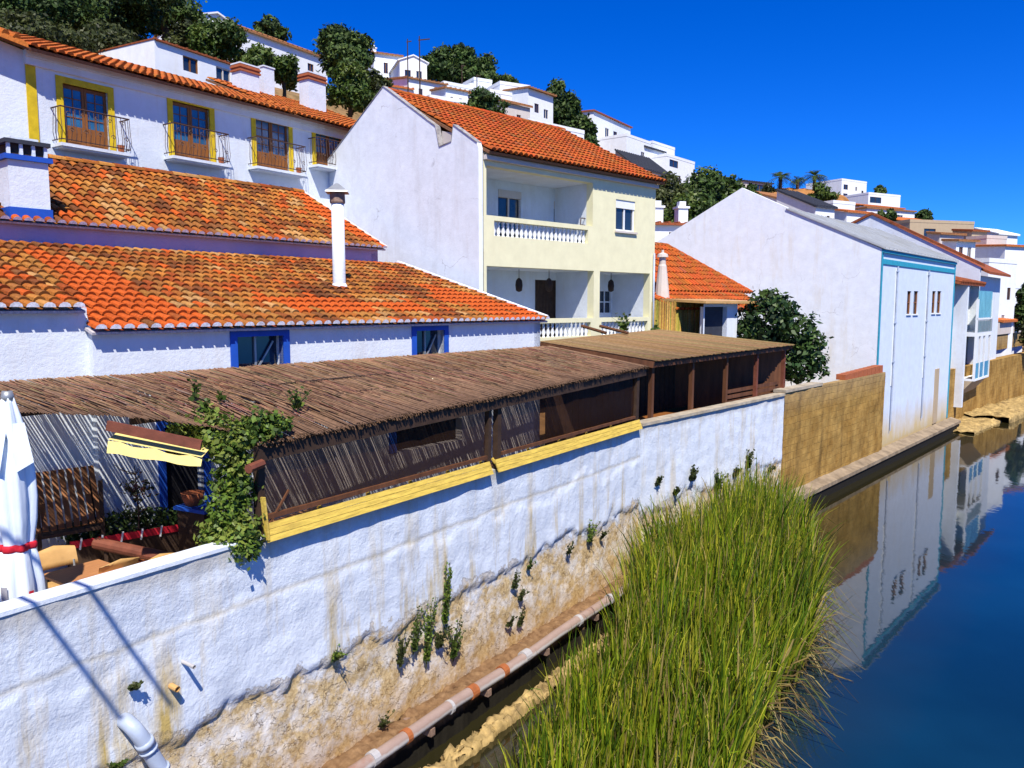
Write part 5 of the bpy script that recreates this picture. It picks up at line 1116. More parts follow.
# earth mound with palms
mp_ = at_y(795, 200, 118); t = MB(); 
V_ = []; n1, n2 = 30, 14
for i in range(n1 + 1):
    for j in range(n2 + 1):
        a = (i / n1 - .5) * 2; b = (j / n2 - .5) * 2; rr = a * a + b * b; h_ = max(0, 1 - rr) ** .5 * 2.9 + .5 * fbm(a * 3, b * 3, 1) - .6; V_.append((mp_[0] + a * 8.2, mp_[1] + b * 5, mp_[2] - .7 + h_))
t.add(V_, [(i * (n2 + 1) + j, (i + 1) * (n2 + 1) + j, (i + 1) * (n2 + 1) + j + 1, i * (n2 + 1) + j + 1) for i in range(n1) for j in range(n2)]); tag(t.build('earth_mound', 'mound', None, True), None, None, kind='structure')
def palm(label, px, ytop, ybase, Y, wpx, group):
    b = at_y(px, ybase, Y); k = Y / F; h = (ybase - ytop) * k; w = wpx * k; t = thing('palm_tree', label, 'palm', (b[0], b[1], b[2]), 0, group)
    mb = MB(); hb = h * .55; mb.tube([(0, 0, -1), (.05, 0, hb * .5), (0, 0, hb)], [.28, .24, .3], 8); mb.build('trunk', 'bark', t, True)
    V = []; Q = []; C = []
    for f in range(34):
        az_ = random.uniform(0, 6.28); el = random.uniform(-.2, 1.3); L = w * .55 * random.uniform(.8, 1.1); n = 10; pts = []
        for i in range(n + 1):
            s = i / n; r_ = L * s * math.cos(el) ; z = hb + L * s * math.sin(el) - L * .55 * s * s; pts.append(np.array([math.cos(az_) * r_, math.sin(az_) * r_, z]))
        side = np.array([-math.sin(az_), math.cos(az_), 0])
        for i in range(1, n):
            lw_ = L * .22 * math.sin(math.pi * (i + 1) / (n + 1.5)); fw = (pts[i + 1] - pts[i]) * 1.0
            for sg in (-1, 1):
                b0_ = len(V); tip = pts[i] + side * sg * lw_ + fw - np.array([0, 0, .35 * lw_]); V += [pts[i], pts[i] + fw * .6, tip + fw * .3, tip]; Q.append((b0_, b0_ + 1, b0_ + 2, b0_ + 3)); C.append(np.array(random.choice(GREENS['mid'])) * random.uniform(.6, 1.1))
    np_mesh('fronds', np.array(V), np.array(Q), 'leaf', np.array(C), t)
for (px, yt, yb, w, lab) in ((780, 168, 189, 26, 'left palm on the orange earth mound'), (797, 172, 190, 18, 'smaller middle palm on the orange earth mound'), (814, 167, 188, 26, 'right palm on the orange earth mound')): palm(lab, px, yt, yb, 116, w, 'palms on the mound')
tree('bush', 'green shrub on the right slope of the earth mound', 822, 184, 202, 112, 22, 'mid', 'bush', None, 'bush')
tree('bush', 'shrub at the left foot of the earth mound', 768, 186, 200, 116, 18, 'olive', 'bush', None, 'bush')
# citrus tree beside the shelter
q = at_y(783, 392, 30.5)
ct = thing('citrus_tree', 'dense dark green tree between the brown shelter and the white gable', 'tree', (q[0], q[1], 3.25), 0)
k = 30.5 / F
def cl(px, py, r, dy=0): p = at_y(px, py, 30.5 + dy); return (p[0] - q[0], p[1] - q[1], p[2] - 3.25, r * k, r * k, r * k)
lobes = [cl(765, 318, 26), cl(780, 308, 16), cl(750, 330, 15), cl(770, 300, 12), cl(795, 335, 24, .4), cl(810, 345, 16), cl(800, 368, 17), cl(815, 362, 12), cl(784, 360, 22, .6), cl(760, 345, 20, .5), cl(824, 372, 5), cl(742, 326, 8), cl(786, 326, 12, -.3), cl(776, 345, 16, .3)]
V, Q, C = leaf_cloud(lobes, 5200, .15, GREENS['citrus']); np_mesh('crown', V, Q, 'leaf', C, ct)
mb = MB(); mb.tube([(0, .3, -.3), (.05, .2, 1.0), (-.3, .2, 2.2)], [.14, .11, .06], 8); mb.tube([(.05, .2, 1.0), (.6, .1, 1.9), (.9, 0, 2.6)], [.08, .06, .03], 6); mb.tube([(0, .2, 1.2), (-.7, 0, 2.3), (-.9, 0, 3)], [.07, .05, .02], 6); mb.build('trunk', 'bark', ct, True)
# utility poles on the hill
for (px, yt, yb, Y, lab) in ((408, 42, 84, 80, 'thin dark utility pole standing before the chapel gable'), (420, 40, 94, 70, 'tall utility pole with short arm right of the chapel gable'), (462, 66, 84, 95, 'short pole among the pines right of the chapel'), (477, 76, 100, 85, 'short pole above the white garden wall')):
    p = at_y(px, yb, Y); h = (yb - yt) * Y / F; t = thing('cross_arm_pole', lab, 'pole', tuple(p), 0, 'utility poles on the hill'); mb = MB(); mb.tube([(0, 0, -2), (0, 0, h)], [.075, .05], 6); mb.build('mast', 'dark_wood', t); mb = MB(); mb.bar((-.1, 0, h * .93), (.9 if yt == 40 else .4, 0, h * .95), .08); mb.build('cross_arm', 'dark_wood', t)

# ================================================================== OPEN TERRACE at lower left
FZ = 2.95
# closed parasol
uq = at_y(14, 500, 8.25); ut = at_y(11, 391, 8.25)[2]
par = thing('closed_parasol', 'closed white parasol tied with a red band at the left edge of the terrace', 'parasol', (uq[0], uq[1], FZ), 20)
hu = ut - FZ
def wob(a, z): return 1 + .15 * math.sin(a * 6 + z * .8) + .07 * math.sin(a * 11 + z * 1.2)
mb = MB(); prof = [(.22, .66), (.215, .8), (.20, 1.1), (.165, 1.36), (.135, 1.45), (.145, 1.54), (.175, 1.75), (.19, 2.0), (.185, 2.3), (.15, 2.6), (.10, 2.88), (.05, hu - .06)]
m = []
for i in range(len(prof) - 1):
    for s_ in range(3): f = s_ / 3; m.append((prof[i][0] + (prof[i + 1][0] - prof[i][0]) * f, prof[i][1] + (prof[i + 1][1] - prof[i][1]) * f))
m.append(prof[-1]); mb.lathe(m, 0, 0, 48, 0, None, wob); mb.build('canopy', 'canvas', par, True)
mb = MB()
for kk, zz in ((0, 2.42), (1, 2.40), (2, 2.45), (3, 2.38), (4, 2.43)):      # hanging valance flaps
    a = kk * 1.256 + .3; c_, s_ = math.cos(a), math.sin(a); mb.add([(c_ * .12 - s_ * .1, s_ * .12 + c_ * .1, zz + .38), (c_ * .12 + s_ * .1, s_ * .12 - c_ * .1, zz + .38), (c_ * .25 + s_ * .06, s_ * .25 - c_ * .06, zz - .12), (c_ * .24 - s_ * .12, s_ * .24 + c_ * .12, zz - .04)], [(0, 1, 2, 3)])
mb.build('valance', 'canvas', par)
mb = MB(); mb.lathe([(.150, 1.42), (.162, 1.44), (.162, 1.48), (.152, 1.50)], 0, 0, 48, 0, None, wob); mb.build('tie_band', 'red', par, True)
mb = MB(); mb.tube([(0, 0, 0), (0, 0, hu)], .025, 8); mb.lathe([(.06, hu - .1), (.065, hu - .06), (.05, hu)], 0, 0, 12); mb.build('pole', 'metal', par, True)
mb = MB(); mb.lathe([(.26, 0), (.26, .05), (.05, .08)], 0, 0, 16); mb.build('base', 'concrete', par)
def patch_on(name, mt, a, z, w, h, r):                 # printed mark on the folded cloth
    mb = MB(); n = 5; vs = []
    for i in range(n + 1):
        t_ = a + (i / n - .5) * w / r; 
        for j in range(4): zz = z + h * (j / 3 - .5); vs.append((r * math.cos(t_), r * math.sin(t_), zz))
    mb.add(vs, [(i * 4 + j, (i + 1) * 4 + j, (i + 1) * 4 + j + 1, i * 4 + j + 1) for i in range(n) for j in range(3)]); return mb.build(name, mt, par)
patch_on('red_mark', 'red', R(-52), .92, .05, .17, .247); patch_on('printed_mark', 'grey_print', R(-112), 1.0, .07, .16, .247)
# tables and chairs by the wall
tq = at_z(85, 572, FZ + .74)
def TL(px, py, z): p = at_z(px, py, z); return p
t = thing('table', 'brown topped terrace table half in shade beside the closed parasol', 'table', (tq[0], tq[1], FZ), WA)
mb = MB(); c4 = [at_z(*p, FZ + .74) for p in ((42, 574), (92, 558), (130, 564), (68, 586))]
a_ = R(-12); loc = [((p[0] - tq[0]) * math.cos(a_) - (p[1] - tq[1]) * math.sin(a_), (p[0] - tq[0]) * math.sin(a_) + (p[1] - tq[1]) * math.cos(a_)) for p in c4]
mb.prism([(-.36, -.36, .71), (.36, -.36, .71), (.36, .36, .71), (-.36, .36, .71)], (0, 0, .03)); mb.build('tabletop', 'table_wood', t)
for sx in (-1, 1):
    for sy in (-1, 1): mb = MB(); mb.tube([(sx * .32, sy * .32, 0), (sx * .32, sy * .32, .71)], .018, 6); mb.build('leg', 'metal', t)
def put_chair(label, px, py, out):                     # set a chair by the sight of its backrest; out = the way its back faces
    p = at_z(px, py, FZ + .80); a = R(out); chair('chair', label, (p[0] - .27 * math.cos(a), p[1] - .27 * math.sin(a)), FZ, out - 90, 'chair_wood', 'terrace chairs')
put_chair('pale plywood chair between the parasol and the brown table', 56, 552, 140)
put_chair('plywood chair with its back in shade on the river side of the brown table', 118, 563, -35)
put_chair('plywood chair just behind the wall top, between the brown roll and the vine', 164, 560, 150)
# long brown roll (rolled blind) leaning along the terrace
a = at_y(96, 543, 10.7); b = at_y(200, 565, 10.3)
t = thing('rolled_blind', 'long red brown rolled blind lying slanted behind the terrace chairs', 'blind', tuple(a), 0); d = Vector(b) - Vector(a)
mb = MB(); mb.tube([(0, 0, 0), tuple(d)], .085, 12); mb.build('roll', 'red_wood', t, False); mb = MB(); mb.tube([tuple(d * .1 - Vector((0, 0, .05))), tuple(d * .1 + Vector((0, 0, -a[2] + FZ)))], .03, 6); mb.tube([tuple(d * .8 - Vector((0, 0, .05))), tuple(d * .8 + Vector((0, 0, FZ - a[2] - d.z * .8)))], .03, 6); mb.build('stand', 'dark_wood', t)
# planter with a red and white rim and dark leaves
a = at_y(118, 536, 11.1); b = at_y(200, 521, 11.8)
ang_ = math.degrees(math.atan2(b[1] - a[1], b[0] - a[0])); Lp = math.hypot(b[0] - a[0], b[1] - a[1])
pl = thing('planter', 'low planter with a red and white rim full of dark leaves under the pergola end', 'planter', (a[0], a[1], FZ), ang_)
hz = a[2] - FZ - .04
mb = MB(); mb.box(-.6, Lp, 0, .5, 0, hz); mb.build('box', 'dark_wood', pl)
mb = MB(); mb.box(-.62, Lp + .02, -.03, .0, hz - .03, hz + .07); 
for i in range(7): mb.tube([(-.5 + i * (Lp + .5) / 6.2, -.035, hz - .06), (-.47 + i * (Lp + .5) / 6.2, -.035, hz + .1)], .014, 5, 1)
mb.build('rim', ['red', 'plaster_far'], pl)
V, Q, C = leaf_cloud([(x, .25, hz + .14 + .05 * math.sin(x * 5), .22, .24, .18) for x in np.linspace(-.5, Lp - .1, 7)], 1500, .05, GREENS['dark']); np_mesh('foliage', V, Q, 'leaf', C, pl)
# dry plant in front of the striped wall
a = at_y(137, 520, 11.3); t = thing('potted_plant', 'bare spindly plant standing behind the planter', 'plant', (a[0], a[1], FZ), 0); random.seed(5)
mb = MB(); hh = at_y(137, 466, 11.3)[2] - FZ; mb.tube([(0, 0, .3), (.03, 0, hh * .6), (.0, 0, hh)], [.02, .014, .005], 5)
for i in range(16): z = hh * random.uniform(.5, .95); az_ = random.uniform(0, 6.28); l = random.uniform(.12, .35); mb.tube([(0.02, 0, z), (l * .6 * math.cos(az_), l * .6 * math.sin(az_), z + l * .2), (l * math.cos(az_), l * math.sin(az_), z + l * .55)], [.008, .006, .003], 4)
mb.build('stems', 'dark_wood', t); mb = MB(); mb.lathe([(.12, 0), (.17, .3), (.18, .32), (.15, .31)], 0, 0, 12); mb.build('pot', 'terracotta', t)
V, Q, C = leaf_cloud([(0, 0, hh * .8, .28, .28, .25)], 130, .045, [(.10, .03, .02), (.05, .05, .02), (.14, .05, .03)], shell=.2); np_mesh('leaves', V, Q, 'leaf', C, t)
# crate stack / wooden rack at the left back, blue counter with pot
a = at_y(38, 545, 10.4); t = thing('wooden_rack', 'dark wooden slatted rack behind the pale chair', 'rack', (a[0], a[1], FZ), LA_ - 8); b = at_y(38, 490, 10.4)[2] - FZ
mb = MB()
for sx in (0, .8):
    for sy in (0, .45): mb.box(sx, sx + .05, sy, sy + .05, 0, b)
mb.box(.0, .85, 0, .5, b * .55, b * .58); mb.box(.0, .85, 0, .5, .1, .14); mb.build('frame', 'dark_wood', t)
mb = MB()
for k in range(9): mb.bar((.0 + k * .098, -.02, b * .62), (.05 + k * .098, .5, b + .14), .07, .02)
mb.build('slatted_top', 'door_wood', t)
a = at_y(178, 512, 11.4); t = thing('counter', 'small bright blue counter at the vine, under the pergola', 'table', (a[0], a[1], FZ), LA_ - 90 + 12); h_ = at_y(190, 507, 11.4)[2] - FZ
mb = MB(); mb.box(-.1, .55, 0, .4, h_ - .05, h_); mb.build('counter_top', 'blue', t); mb = MB(); mb.box(-.06, .5, .04, .36, 0, h_ - .05); mb.build('base', 'dark_wood', t)
a = at_y(193, 505, 11.5); o = MB().lathe([(.10, 0), (.15, .12), (.17, .2), (.15, .19)], 0, 0, 14).build('clay_bowl', 'terracotta', None, True); o.location = (a[0], a[1], FZ + h_); tag(o, 'wide clay bowl standing on the blue counter beside the vine', 'bowl')
# yellow awning flap under the left end of the reeds
p0 = at_y(108, 441, 9.30); p1 = at_y(202, 459, 9.35)
t = thing('awning', 'narrow yellow canvas awning hanging under the reed roof left of the vine', 'awning', tuple(p0), 0); d = Vector(p1) - Vector(p0); n_ = Vector((d.y, -d.x, 0)).normalized()
hv = .14
mb = MB(); vs = []
for i in range(9):
    f = i / 8; vs += [tuple(d * f + Vector((0, 0, .02 * math.sin(i * 2)))), tuple(d * f + n_ * .05 + Vector((0, 0, -hv * (1 - .35 * f) + .012 * math.sin(i * 1.7))))]
mb.add(vs, [(2 * i, 2 * i + 2, 2 * i + 3, 2 * i + 1) for i in range(8)]); mb.build('valance', 'yellow_cloth', t)
mb = MB(); mb.bar(tuple(Vector((0, 0, .19))), tuple(d + Vector((0, 0, .17))), .05, .12); mb.build('header_board', 'red_wood', t)
mb = MB(); mb.add([(0, 0, .02), tuple(d + Vector((0, 0, .02))), tuple(d - n_ * .5 + Vector((0, 0, .12))), tuple(-n_ * .5 + Vector((0, 0, .12)))], [(0, 1, 2, 3)]); mb.build('canopy', 'yellow_cloth', t)
# post carrying the vine corner
mb = MB(); mb.bar((-.08, .35, 2.9), (-.08, .35, 5.25), .10); mb.build('post', 'dark_wood', perg)
mb = MB(); mb.tube([(-.22, -.14, 5.02), (.03, -.08, 5.04)], .06, 8); mb.build('beam', 'red_wood', perg)
mb = MB(); mb.bar((.06, -.1, 4.05), (.05, -.05, 4.6), .03, .07); mb.build('brace', 'yellow_board', perg)
mb = MB(); mb.bar((.1, -.02, 4.15), (.5, .0, 4.6), .025); mb.build('brace', 'brown_wood', perg)

# ---- vine over the post and eave
def vp(px, py, Y): return at_y(px, py, Y)
vb = at_y(228, 558, 9.55); vine = thing('climbing_vine', 'green climbing vine covering the pergola corner post and roof edge', 'vine', (vb[0], vb[1], FZ), 0)
lobes = []
for (px, py, Y, r) in ((232, 545, 9.5, 26), (222, 535, 9.6, 26), (245, 530, 9.5, 20), (228, 510, 9.6, 24), (240, 490, 9.65, 19), (226, 480, 9.7, 17), (238, 465, 9.7, 18), (228, 448, 9.7, 20), (240, 438, 9.7, 22), (215, 432, 9.8, 24), (190, 430, 10.0, 20), (258, 428, 9.7, 20), (272, 424, 9.8, 15), (285, 424, 10.0, 9), (205, 420, 10.1, 16), (178, 428, 10.2, 12), (250, 548, 9.4, 12), (215, 552, 9.5, 14)):
    p = at_y(px, py, Y); rr = .95 * r * Y / F; lobes.append((p[0] - vb[0], p[1] - vb[1], p[2] - FZ, rr, rr * .9, rr))
V, Q, C = leaf_cloud(lobes, 7200, .055, GREENS['bright'], .5, 1.4, .5); np_mesh('foliage', V, Q, 'leaf', C, vine)
mb = MB(); random.seed(9)
for i in range(4): x = random.uniform(-.08, .1); mb.tube([(x, .1, -.1)] + [(x + .06 * math.sin(k * 1.4 + i), .1 + .04 * math.cos(k + i), k * .3) for k in range(1, 7)], [.03, .028, .026, .024, .02, .018, .015], 6)
mb.build('stems', 'bark', vine)
V = []; Q = []; C = []
# ---- weeds rooted in the reed roof
def weed(name, label, p, h, n, spread, pal='mid', lean=(0, 0), leaf=.05, group=None, droop=0.0, cat='weed', narrow=2.4):
    t = thing(name, label, cat, tuple(p), 0, group); mb = MB(); V = []; Q = []; C = []
    for i in range(n):
        a = random.uniform(0, 6.28); hh = h * random.uniform(.5, 1.0); s = spread * random.uniform(.3, 1.0); pts = []
        for k in range(5): f = k / 4; pts.append(Vector((math.cos(a) * s * f * f + lean[0] * f, math.sin(a) * s * f * f + lean[1] * f, hh * f - droop * f * f)))
        mb.tube(pts, [.008, .007, .006, .005, .003], 4)
        for k in range(max(8, int(hh / leaf * 2.2))):
            f = random.uniform(.12, 1); j = min(3, int(f * 4)); c = pts[j].lerp(pts[j + 1], f * 4 - j); d = Vector((random.gauss(0, 1), random.gauss(0, 1), random.uniform(.1, 1.2))).normalized(); l = leaf * random.uniform(.7, 1.5) * (1.2 - .6 * f); w = d.cross(Vector((random.gauss(0, 1), random.gauss(0, 1), .3))).normalized() * l / narrow
            b_ = len(V); V += [c, c + d * l * .5 + w, c + d * l, c + d * l * .5 - w]; Q.append((b_, b_ + 1, b_ + 2, b_ + 3)); C.append(np.array(random.choice(GREENS[pal])) * random.uniform(.7, 1.3))
    mb.build('stems', 'leaf_stem', t); np_mesh('leaves', np.array([tuple(v) for v in V]), np.array(Q), 'leaf', np.array(C), t); return t
M['leaf_stem'] = plain('green_stems', (.07, .08, .025), .7, .2, .3)
random.seed(31)
for (px, pt, pb_, n, sp, lab) in ((196, 372, 402, 4, .10, 'tallest weed sprouting from the reed roof, left of the others'), (220, 386, 403, 3, .07, 'small weed on the reed roof just right of the tallest one'), (298, 378, 412, 9, .32, 'bushy weed sprouting from the reed roof right of the vine'), (205, 396, 410, 3, .08, 'tiny weed at the reed roof edge above the vine')):
    # stand on the roof plane along the sight line of its foot
    lo_, hi_ = 5.3, 6.0
    for _ in range(30):
        z = (lo_ + hi_) / 2; p = at_z(px, pb_, z); a = R(WA); dx_, dy_ = p[0] - GP[0], p[1] - GP[1]; lx = dx_ * math.cos(a) + dy_ * math.sin(a); ly = -dx_ * math.sin(a) + dy_ * math.cos(a)
        if zroof(lx, ly) + .06 > z: lo_ = z
        else: hi_ = z
    weed('weed', lab, p, (pb_ - pt) * p[1] / F, n, sp, 'mid', leaf=.07, group='weeds on the reed roof')
# ---- plants growing out of the river walls
def wallpt(px, py, far=False): 
    q = at_plane(px, py, W2P if far else WP, W2A if far else WA); n = np.array([math.sin(R(W2A if far else WA)), -math.cos(R(W2A if far else WA)), 0]); return q + n * .02, n
for (px, py, ptop, n, sp, pal, lab) in ((333, 662, 640, 7, .22, 'bright', 'fan shaped green tuft alone on the peeling edge of the white wall'), (398, 668, 622, 6, .16, 'olive', 'dark seeding plant, lowest left of the wall cluster'), (412, 655, 602, 5, .14, 'mid', 'leafy plant in the left middle of the wall cluster'), (425, 668, 588, 6, .13, 'bright', 'upright bright plant in the middle of the wall cluster'), (443, 630, 548, 6, .09, 'bright', 'tallest plume-like plant growing on the near wall'), (452, 662, 610, 7, .20, 'mid', 'spreading plant at the right of the wall cluster'), (437, 650, 615, 6, .2, 'olive', 'dark plant behind the tallest plume on the wall'), (512, 590, 566, 5, .08, 'olive', 'dark hanging tuft above the pipe bend, upper of two'), (519, 602, 582, 5, .06, 'olive', 'dark hanging tuft just below the upper one'), (507, 628, 612, 4, .05, 'olive', 'small tuft low on the stone above the pipe, left'), (518, 628, 605, 4, .05, 'olive', 'small tuft low on the stone above the pipe, right'), (527, 570, 556, 4, .06, 'mid', 'sprig at the peeling edge right of the hanging tufts'), (588, 545, 516, 7, .16, 'bright', 'bright green tuft on the wall left of the tall reeds'), (600, 540, 526, 4, .07, 'olive', 'small tuft right of the bright green tuft'), (566, 556, 540, 4, .06, 'olive', 'small tuft left of the bright green tuft'), (380, 728, 710, 6, .14, 'olive', 'low brown green tuft above the pipe on the near wall'), (112, 770, 758, 6, .14, 'mid', 'green tuft at the very bottom edge left of the outlet pipe'), (131, 690, 678, 6, .1, 'olive', 'dry nest of stalks in a hole of the white wall')):
    p, n_ = wallpt(px, py); h = (py - ptop) * p[1] / F; weed('wall_plant', lab, p, h, int(n * 1.8), sp * 1.25, pal, (n_[0] * .12, n_[1] * .12), .055, 'plants on the river walls', cat='plant')
for (px, py, ptop, n, sp, pal, lab) in ((656, 487, 473, 4, .07, 'olive', 'brown plume on the far white wall near its corner'), (690, 482, 464, 7, .14, 'olive', 'round dark tuft on the far white wall'), (673, 496, 484, 4, .08, 'olive', 'little tuft below the round dark one on the far wall'), (716, 492, 468, 8, .22, 'mid', 'green tuft right above the reed bed on the far wall'), (746, 470, 448, 7, .16, 'olive', 'upright dark tuft on the far wall nearest the ochre wall'), (733, 478, 462, 4, .08, 'olive', 'thin brownish tuft between two larger ones on the far wall'), (768, 474, 462, 4, .07, 'olive', 'tiny tuft beside the ochre wall')):
    p, n_ = wallpt(px, py, True); h = (py - ptop) * p[1] / F; weed('wall_plant', lab, p, h, int(n * 1.8), sp * 1.3, pal, (n_[0] * .15, n_[1] * .15), .10, 'plants on the river walls', cat='plant')
for (px, py, ptop, n, sp, lab) in ((624, 332, 312, 7, .5, 'green pot plants at the right loggia rail of the cream house'), (655, 338, 320, 5, .4, 'leafy plant at the foot of the ochre reed fence')):
    p = at_y(px, py, 27); weed('weed', lab, p, (py - ptop) * 27 / F, n, sp, 'mid', leaf=.16, cat='plant')
# weeds under the yellow loggia planks
for (pa, pb2, lab) in (((582, 326), (606, 333), 'left of two thin poles sticking out over the shelter roof'), ((600, 326), (628, 333), 'right of two thin poles sticking out over the shelter roof')):
    a = Vector(at_y(*pa, 25.0)); b = Vector(at_y(*pb2, 24.2)); t = thing('pole', lab, 'pole', tuple(a), 0, 'poles over the shelter'); mb = MB(); mb.tube([(0, 0, 0), tuple(b - a)], .05, 6); mb.build('rod', 'brown_wood', t)

# ================================================================== REED BED in the river
def reed_bed():
    poly = np.array([(-.3, 8.6), (.2, 10.3), (1.0, 12.2), (1.85, 14.0), (2.55, 16.0), (2.95, 17.3), (3.1, 18.5), (3.7, 19.3), (4.75, 20.4), (6.6, 22.6), (7.4, 23.2), (8.1, 22.2), (7.75, 20.0), (6.9, 17.2), (5.85, 14.7), (4.2, 12.2), (3.1, 10.2), (2.3, 8.6)])
    MID = ([8.6, 12, 16, 20, 23.2], [1.0, 2.5, 4.4, 6.2, 7.4])
    def inside(P):
        c = np.zeros(len(P), bool); j = len(poly) - 1
        for i in range(len(poly)):
            a, b = poly[i], poly[j]; k = ((a[1] > P[:, 1]) != (b[1] > P[:, 1])) & (P[:, 0] < (b[0] - a[0]) * (P[:, 1] - a[1]) / (b[1] - a[1] + 1e-9) + a[0]); c ^= k; j = i
        return c
    P = rng.uniform((-1, 8), (12, 28), (60000, 2)); P = P[inside(P)][:15500]
    cl = np.array([mnoise.noise(Vector((p[0] * .9, p[1] * .9, 3))) for p in P]); P = P[cl > -.55]; cl = cl[cl > -.55]
    n = len(P); SEG = 6
    dist = P[:, 1]; h = rng.uniform(1.5, 2.45, n) * np.interp(dist, [9, 13, 16, 19, 23], [.82, .92, 1.08, 1.2, 1.05]) * (1 + .25 * cl); 
    # clumps lean outwards at the rim
    ctr = np.stack([np.interp(P[:, 1], *MID), P[:, 1]], 1); out = (P - ctr); out[:, 1] *= .1
    half = np.interp(P[:, 1], [8.6, 12, 16, 20, 23.2], [1.9, 2.0, 2.0, 1.6, .8]); e = np.clip(np.abs(out[:, 0]) / half, 0, 1)
    az_ = rng.uniform(0, 2 * np.pi, n); lean = rng.uniform(.04, .42, n) + .16 * e ** 3
    dx = np.cos(az_) * lean + np.sign(out[:, 0]) * e ** 3 * .15 + .04; dy = np.sin(az_) * lean - .06
    h *= 1 - .12 * e ** 4
    w = rng.uniform(.010, .026, n) * np.interp(dist, [9, 14, 24], [1.0, 1.1, 1.5]); tw = rng.uniform(0, np.pi, n); fold = rng.random(n) < .22
    V = np.zeros((n, SEG + 1, 2, 3), np.float32)
    for k in range(SEG + 1):
        f = k / SEG; bend = f ** 2.0
        x = P[:, 0] + dx * bend * h * .6; y = P[:, 1] + dy * bend * h * .6; z = -.1 + (h + .1) * (f - .16 * lean * f ** 3 * 2.2); z = np.where(fold & (f > .72), z - (f - .72) * h * 1.1, z)
        ww = w * (1 - f ** 2.2) * (.55 + .45 * min(1, f * 4)) + .001; cx, cy = np.cos(tw + f * .8) * ww, np.sin(tw + f * .8) * ww
        V[:, k, 0] = np.stack([x - cx, y - cy, z], 1); V[:, k, 1] = np.stack([x + cx, y + cy, z], 1)
    idx = np.arange(n)[:, None] * (SEG + 1) * 2; Q = []
    for k in range(SEG): Q.append(np.stack([idx[:, 0] + 2 * k, idx[:, 0] + 2 * k + 1, idx[:, 0] + 2 * k + 3, idx[:, 0] + 2 * k + 2], 1))
    Q = np.stack(Q, 1).reshape(-1, 4)
    pal = np.array([(.10, .18, .006), (.20, .27, .010), (.29, .32, .016), (.04, .085, .005), (.38, .37, .03), (.14, .22, .006)]); c = pal[np.minimum(5, (rng.random(n) * 6).astype(int))] * rng.uniform(.7, 1.2, n)[:, None] * (1 + .35 * cl)[:, None]
    dry = rng.random(n) < .11; c[dry] = np.array((.40, .31, .10)) * rng.uniform(.6, 1.1, dry.sum())[:, None]
    # stems are straw coloured near the mud, green above (the plant's own colour)
    fcol = []
    for k in range(SEG):
        m_ = max(0, 1 - k / 2.0); fcol.append(c * (1 - m_ * .75) + np.array((.10, .075, .02)) * m_ * .75)
    C = np.stack(fcol, 1).reshape(-1, 3)
    o = np_mesh('reed_bed', V.reshape(-1, 3), Q, 'leaf', C); tag(o, 'tall green and yellow reeds growing in the river along the white wall', 'reeds', None, 'stuff')
    # mud mat with dead stalks at the outer rim
    mb = MB(); ring = []
    pc_ = poly.mean(0); V2 = []; Qs = []
    rimp = []
    for i in range(len(poly)):
        a, b = poly[i], poly[(i + 1) % len(poly)]
        for s_ in range(6): q = a + (b - a) * s_ / 6; d_ = (q - pc_) / np.linalg.norm(q - pc_); rimp.append(q - d_ * .25 + d_ * .18 * fbm(q[0] * 1.5, q[1] * 1.5, 1))
    V2 = [(q[0], q[1], -.04) for q in rimp]; ctrl = [(q[0] * .8 + .2 * np.interp(q[1], *MID), q[1], .06) for q in rimp]
    n_ = len(rimp); mb.add(V2 + ctrl, [(i, (i + 1) % n_, n_ + (i + 1) % n_, n_ + i) for i in range(n_)] + [tuple(n_ + i for i in range(n_))])
    tag(mb.build('mud_bank', 'mud', None, True), None, None, kind='structure')
    # dead stalks drooping into the water along the outer edge
    V3 = []; Q3 = []; C3 = []
    edge = [(8.2, 22.2), (7.85, 20.0), (7.0, 17.2), (5.95, 14.7), (4.3, 12.2), (3.2, 10.2), (2.4, 8.6)]
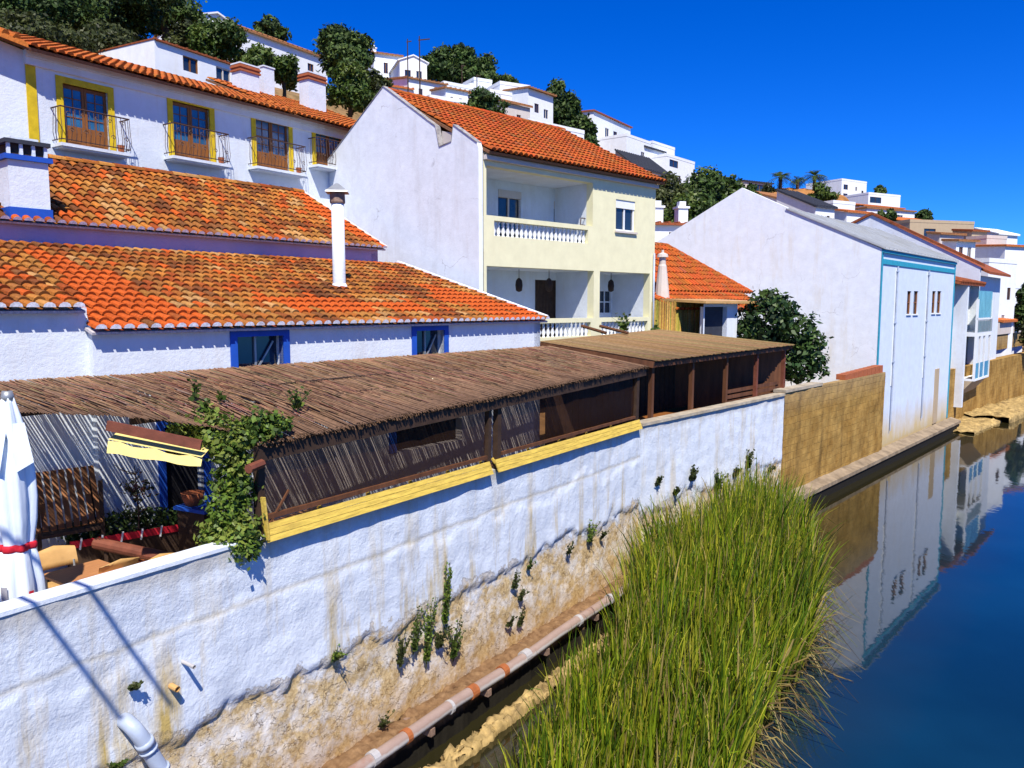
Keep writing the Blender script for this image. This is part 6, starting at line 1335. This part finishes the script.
    for i in range(550):
        t_ = random.uniform(0, len(edge) - 1.001); k = int(t_); f = t_ - k; x = edge[k][0] * (1 - f) + edge[k + 1][0] * f - random.uniform(0, .7); y = edge[k][1] * (1 - f) + edge[k + 1][1] * f; L = random.uniform(.4, 1.2); a = random.gauss(-.3, .7); z0 = random.uniform(.1, .7)
        p0 = np.array((x, y, z0)); p1 = p0 + np.array((math.cos(a) * L * .4, math.sin(a) * L * .5, random.uniform(-.1, .2))); p2 = p0 + np.array((math.cos(a) * L, math.sin(a) * L, -z0 - .03)); s_ = np.array((-math.sin(a), math.cos(a), .3)) * random.uniform(.006, .014); c = np.array(random.choice([(.22, .16, .05), (.12, .08, .03), (.30, .24, .08), (.05, .035, .015), (.10, .12, .02)]))
        b_ = len(V3); V3 += [p0 - s_, p0 + s_, p1 + s_, p1 - s_, p2 + s_ * .3, p2 - s_ * .3]; Q3 += [(b_, b_ + 1, b_ + 2, b_ + 3), (b_ + 3, b_ + 2, b_ + 4, b_ + 5)]; C3 += [c, c]
    tag(np_mesh('dead_reeds', np.array(V3), np.array(Q3), 'leaf', np.array(C3)), 'dead brown stalks drooping into the water at the outer rim of the reeds', 'reeds', None, 'stuff')
M['mud'] = plain('river_mud', (.035, .026, .012), .7, .3, .4, 3, .6, 12)
random.seed(41); reed_bed()

# unseen pole added so its two arms throw the soft shadows on the wall
def rail_anchor(px, py, dz):
    p = at_plane(px, py, WP, WA); L = dz / SUNV.z; q = np.array(p) + np.array(SUNV) * L; return q
t = None
a1 = rail_anchor(95, 598, 4.6); a2 = rail_anchor(38, 610, 4.6)
pb0 = loc2world(WP, WA, -2.6, 1.3)
t = thing('cross_arm_pole', 'unseen pole with two arms, added left of the view to shadow the wall', 'pole', (pb0[0], pb0[1], FZ), 0); n_ = Vector((math.sin(R(WA)), -math.cos(R(WA)), 0))
mb = MB(); top = max(a1[2], a2[2]); mb.tube([(0, 0, 0), (0, 0, top - FZ + .2)], [.11, .08], 8); mb.build('mast', 'dark_wood', t)
for a in (a1, a2):
    A1 = Vector(a) - Vector((pb0[0], pb0[1], FZ)); mb = MB(); mb.tube([tuple(A1 - n_ * 1.0), tuple(A1 + n_ * .8)], .03, 8); mb.tube([(0, 0, A1.z), tuple(A1 - n_ * 1.0)], .03, 6); mb.build('cross_arm', 'dark_wood', t)
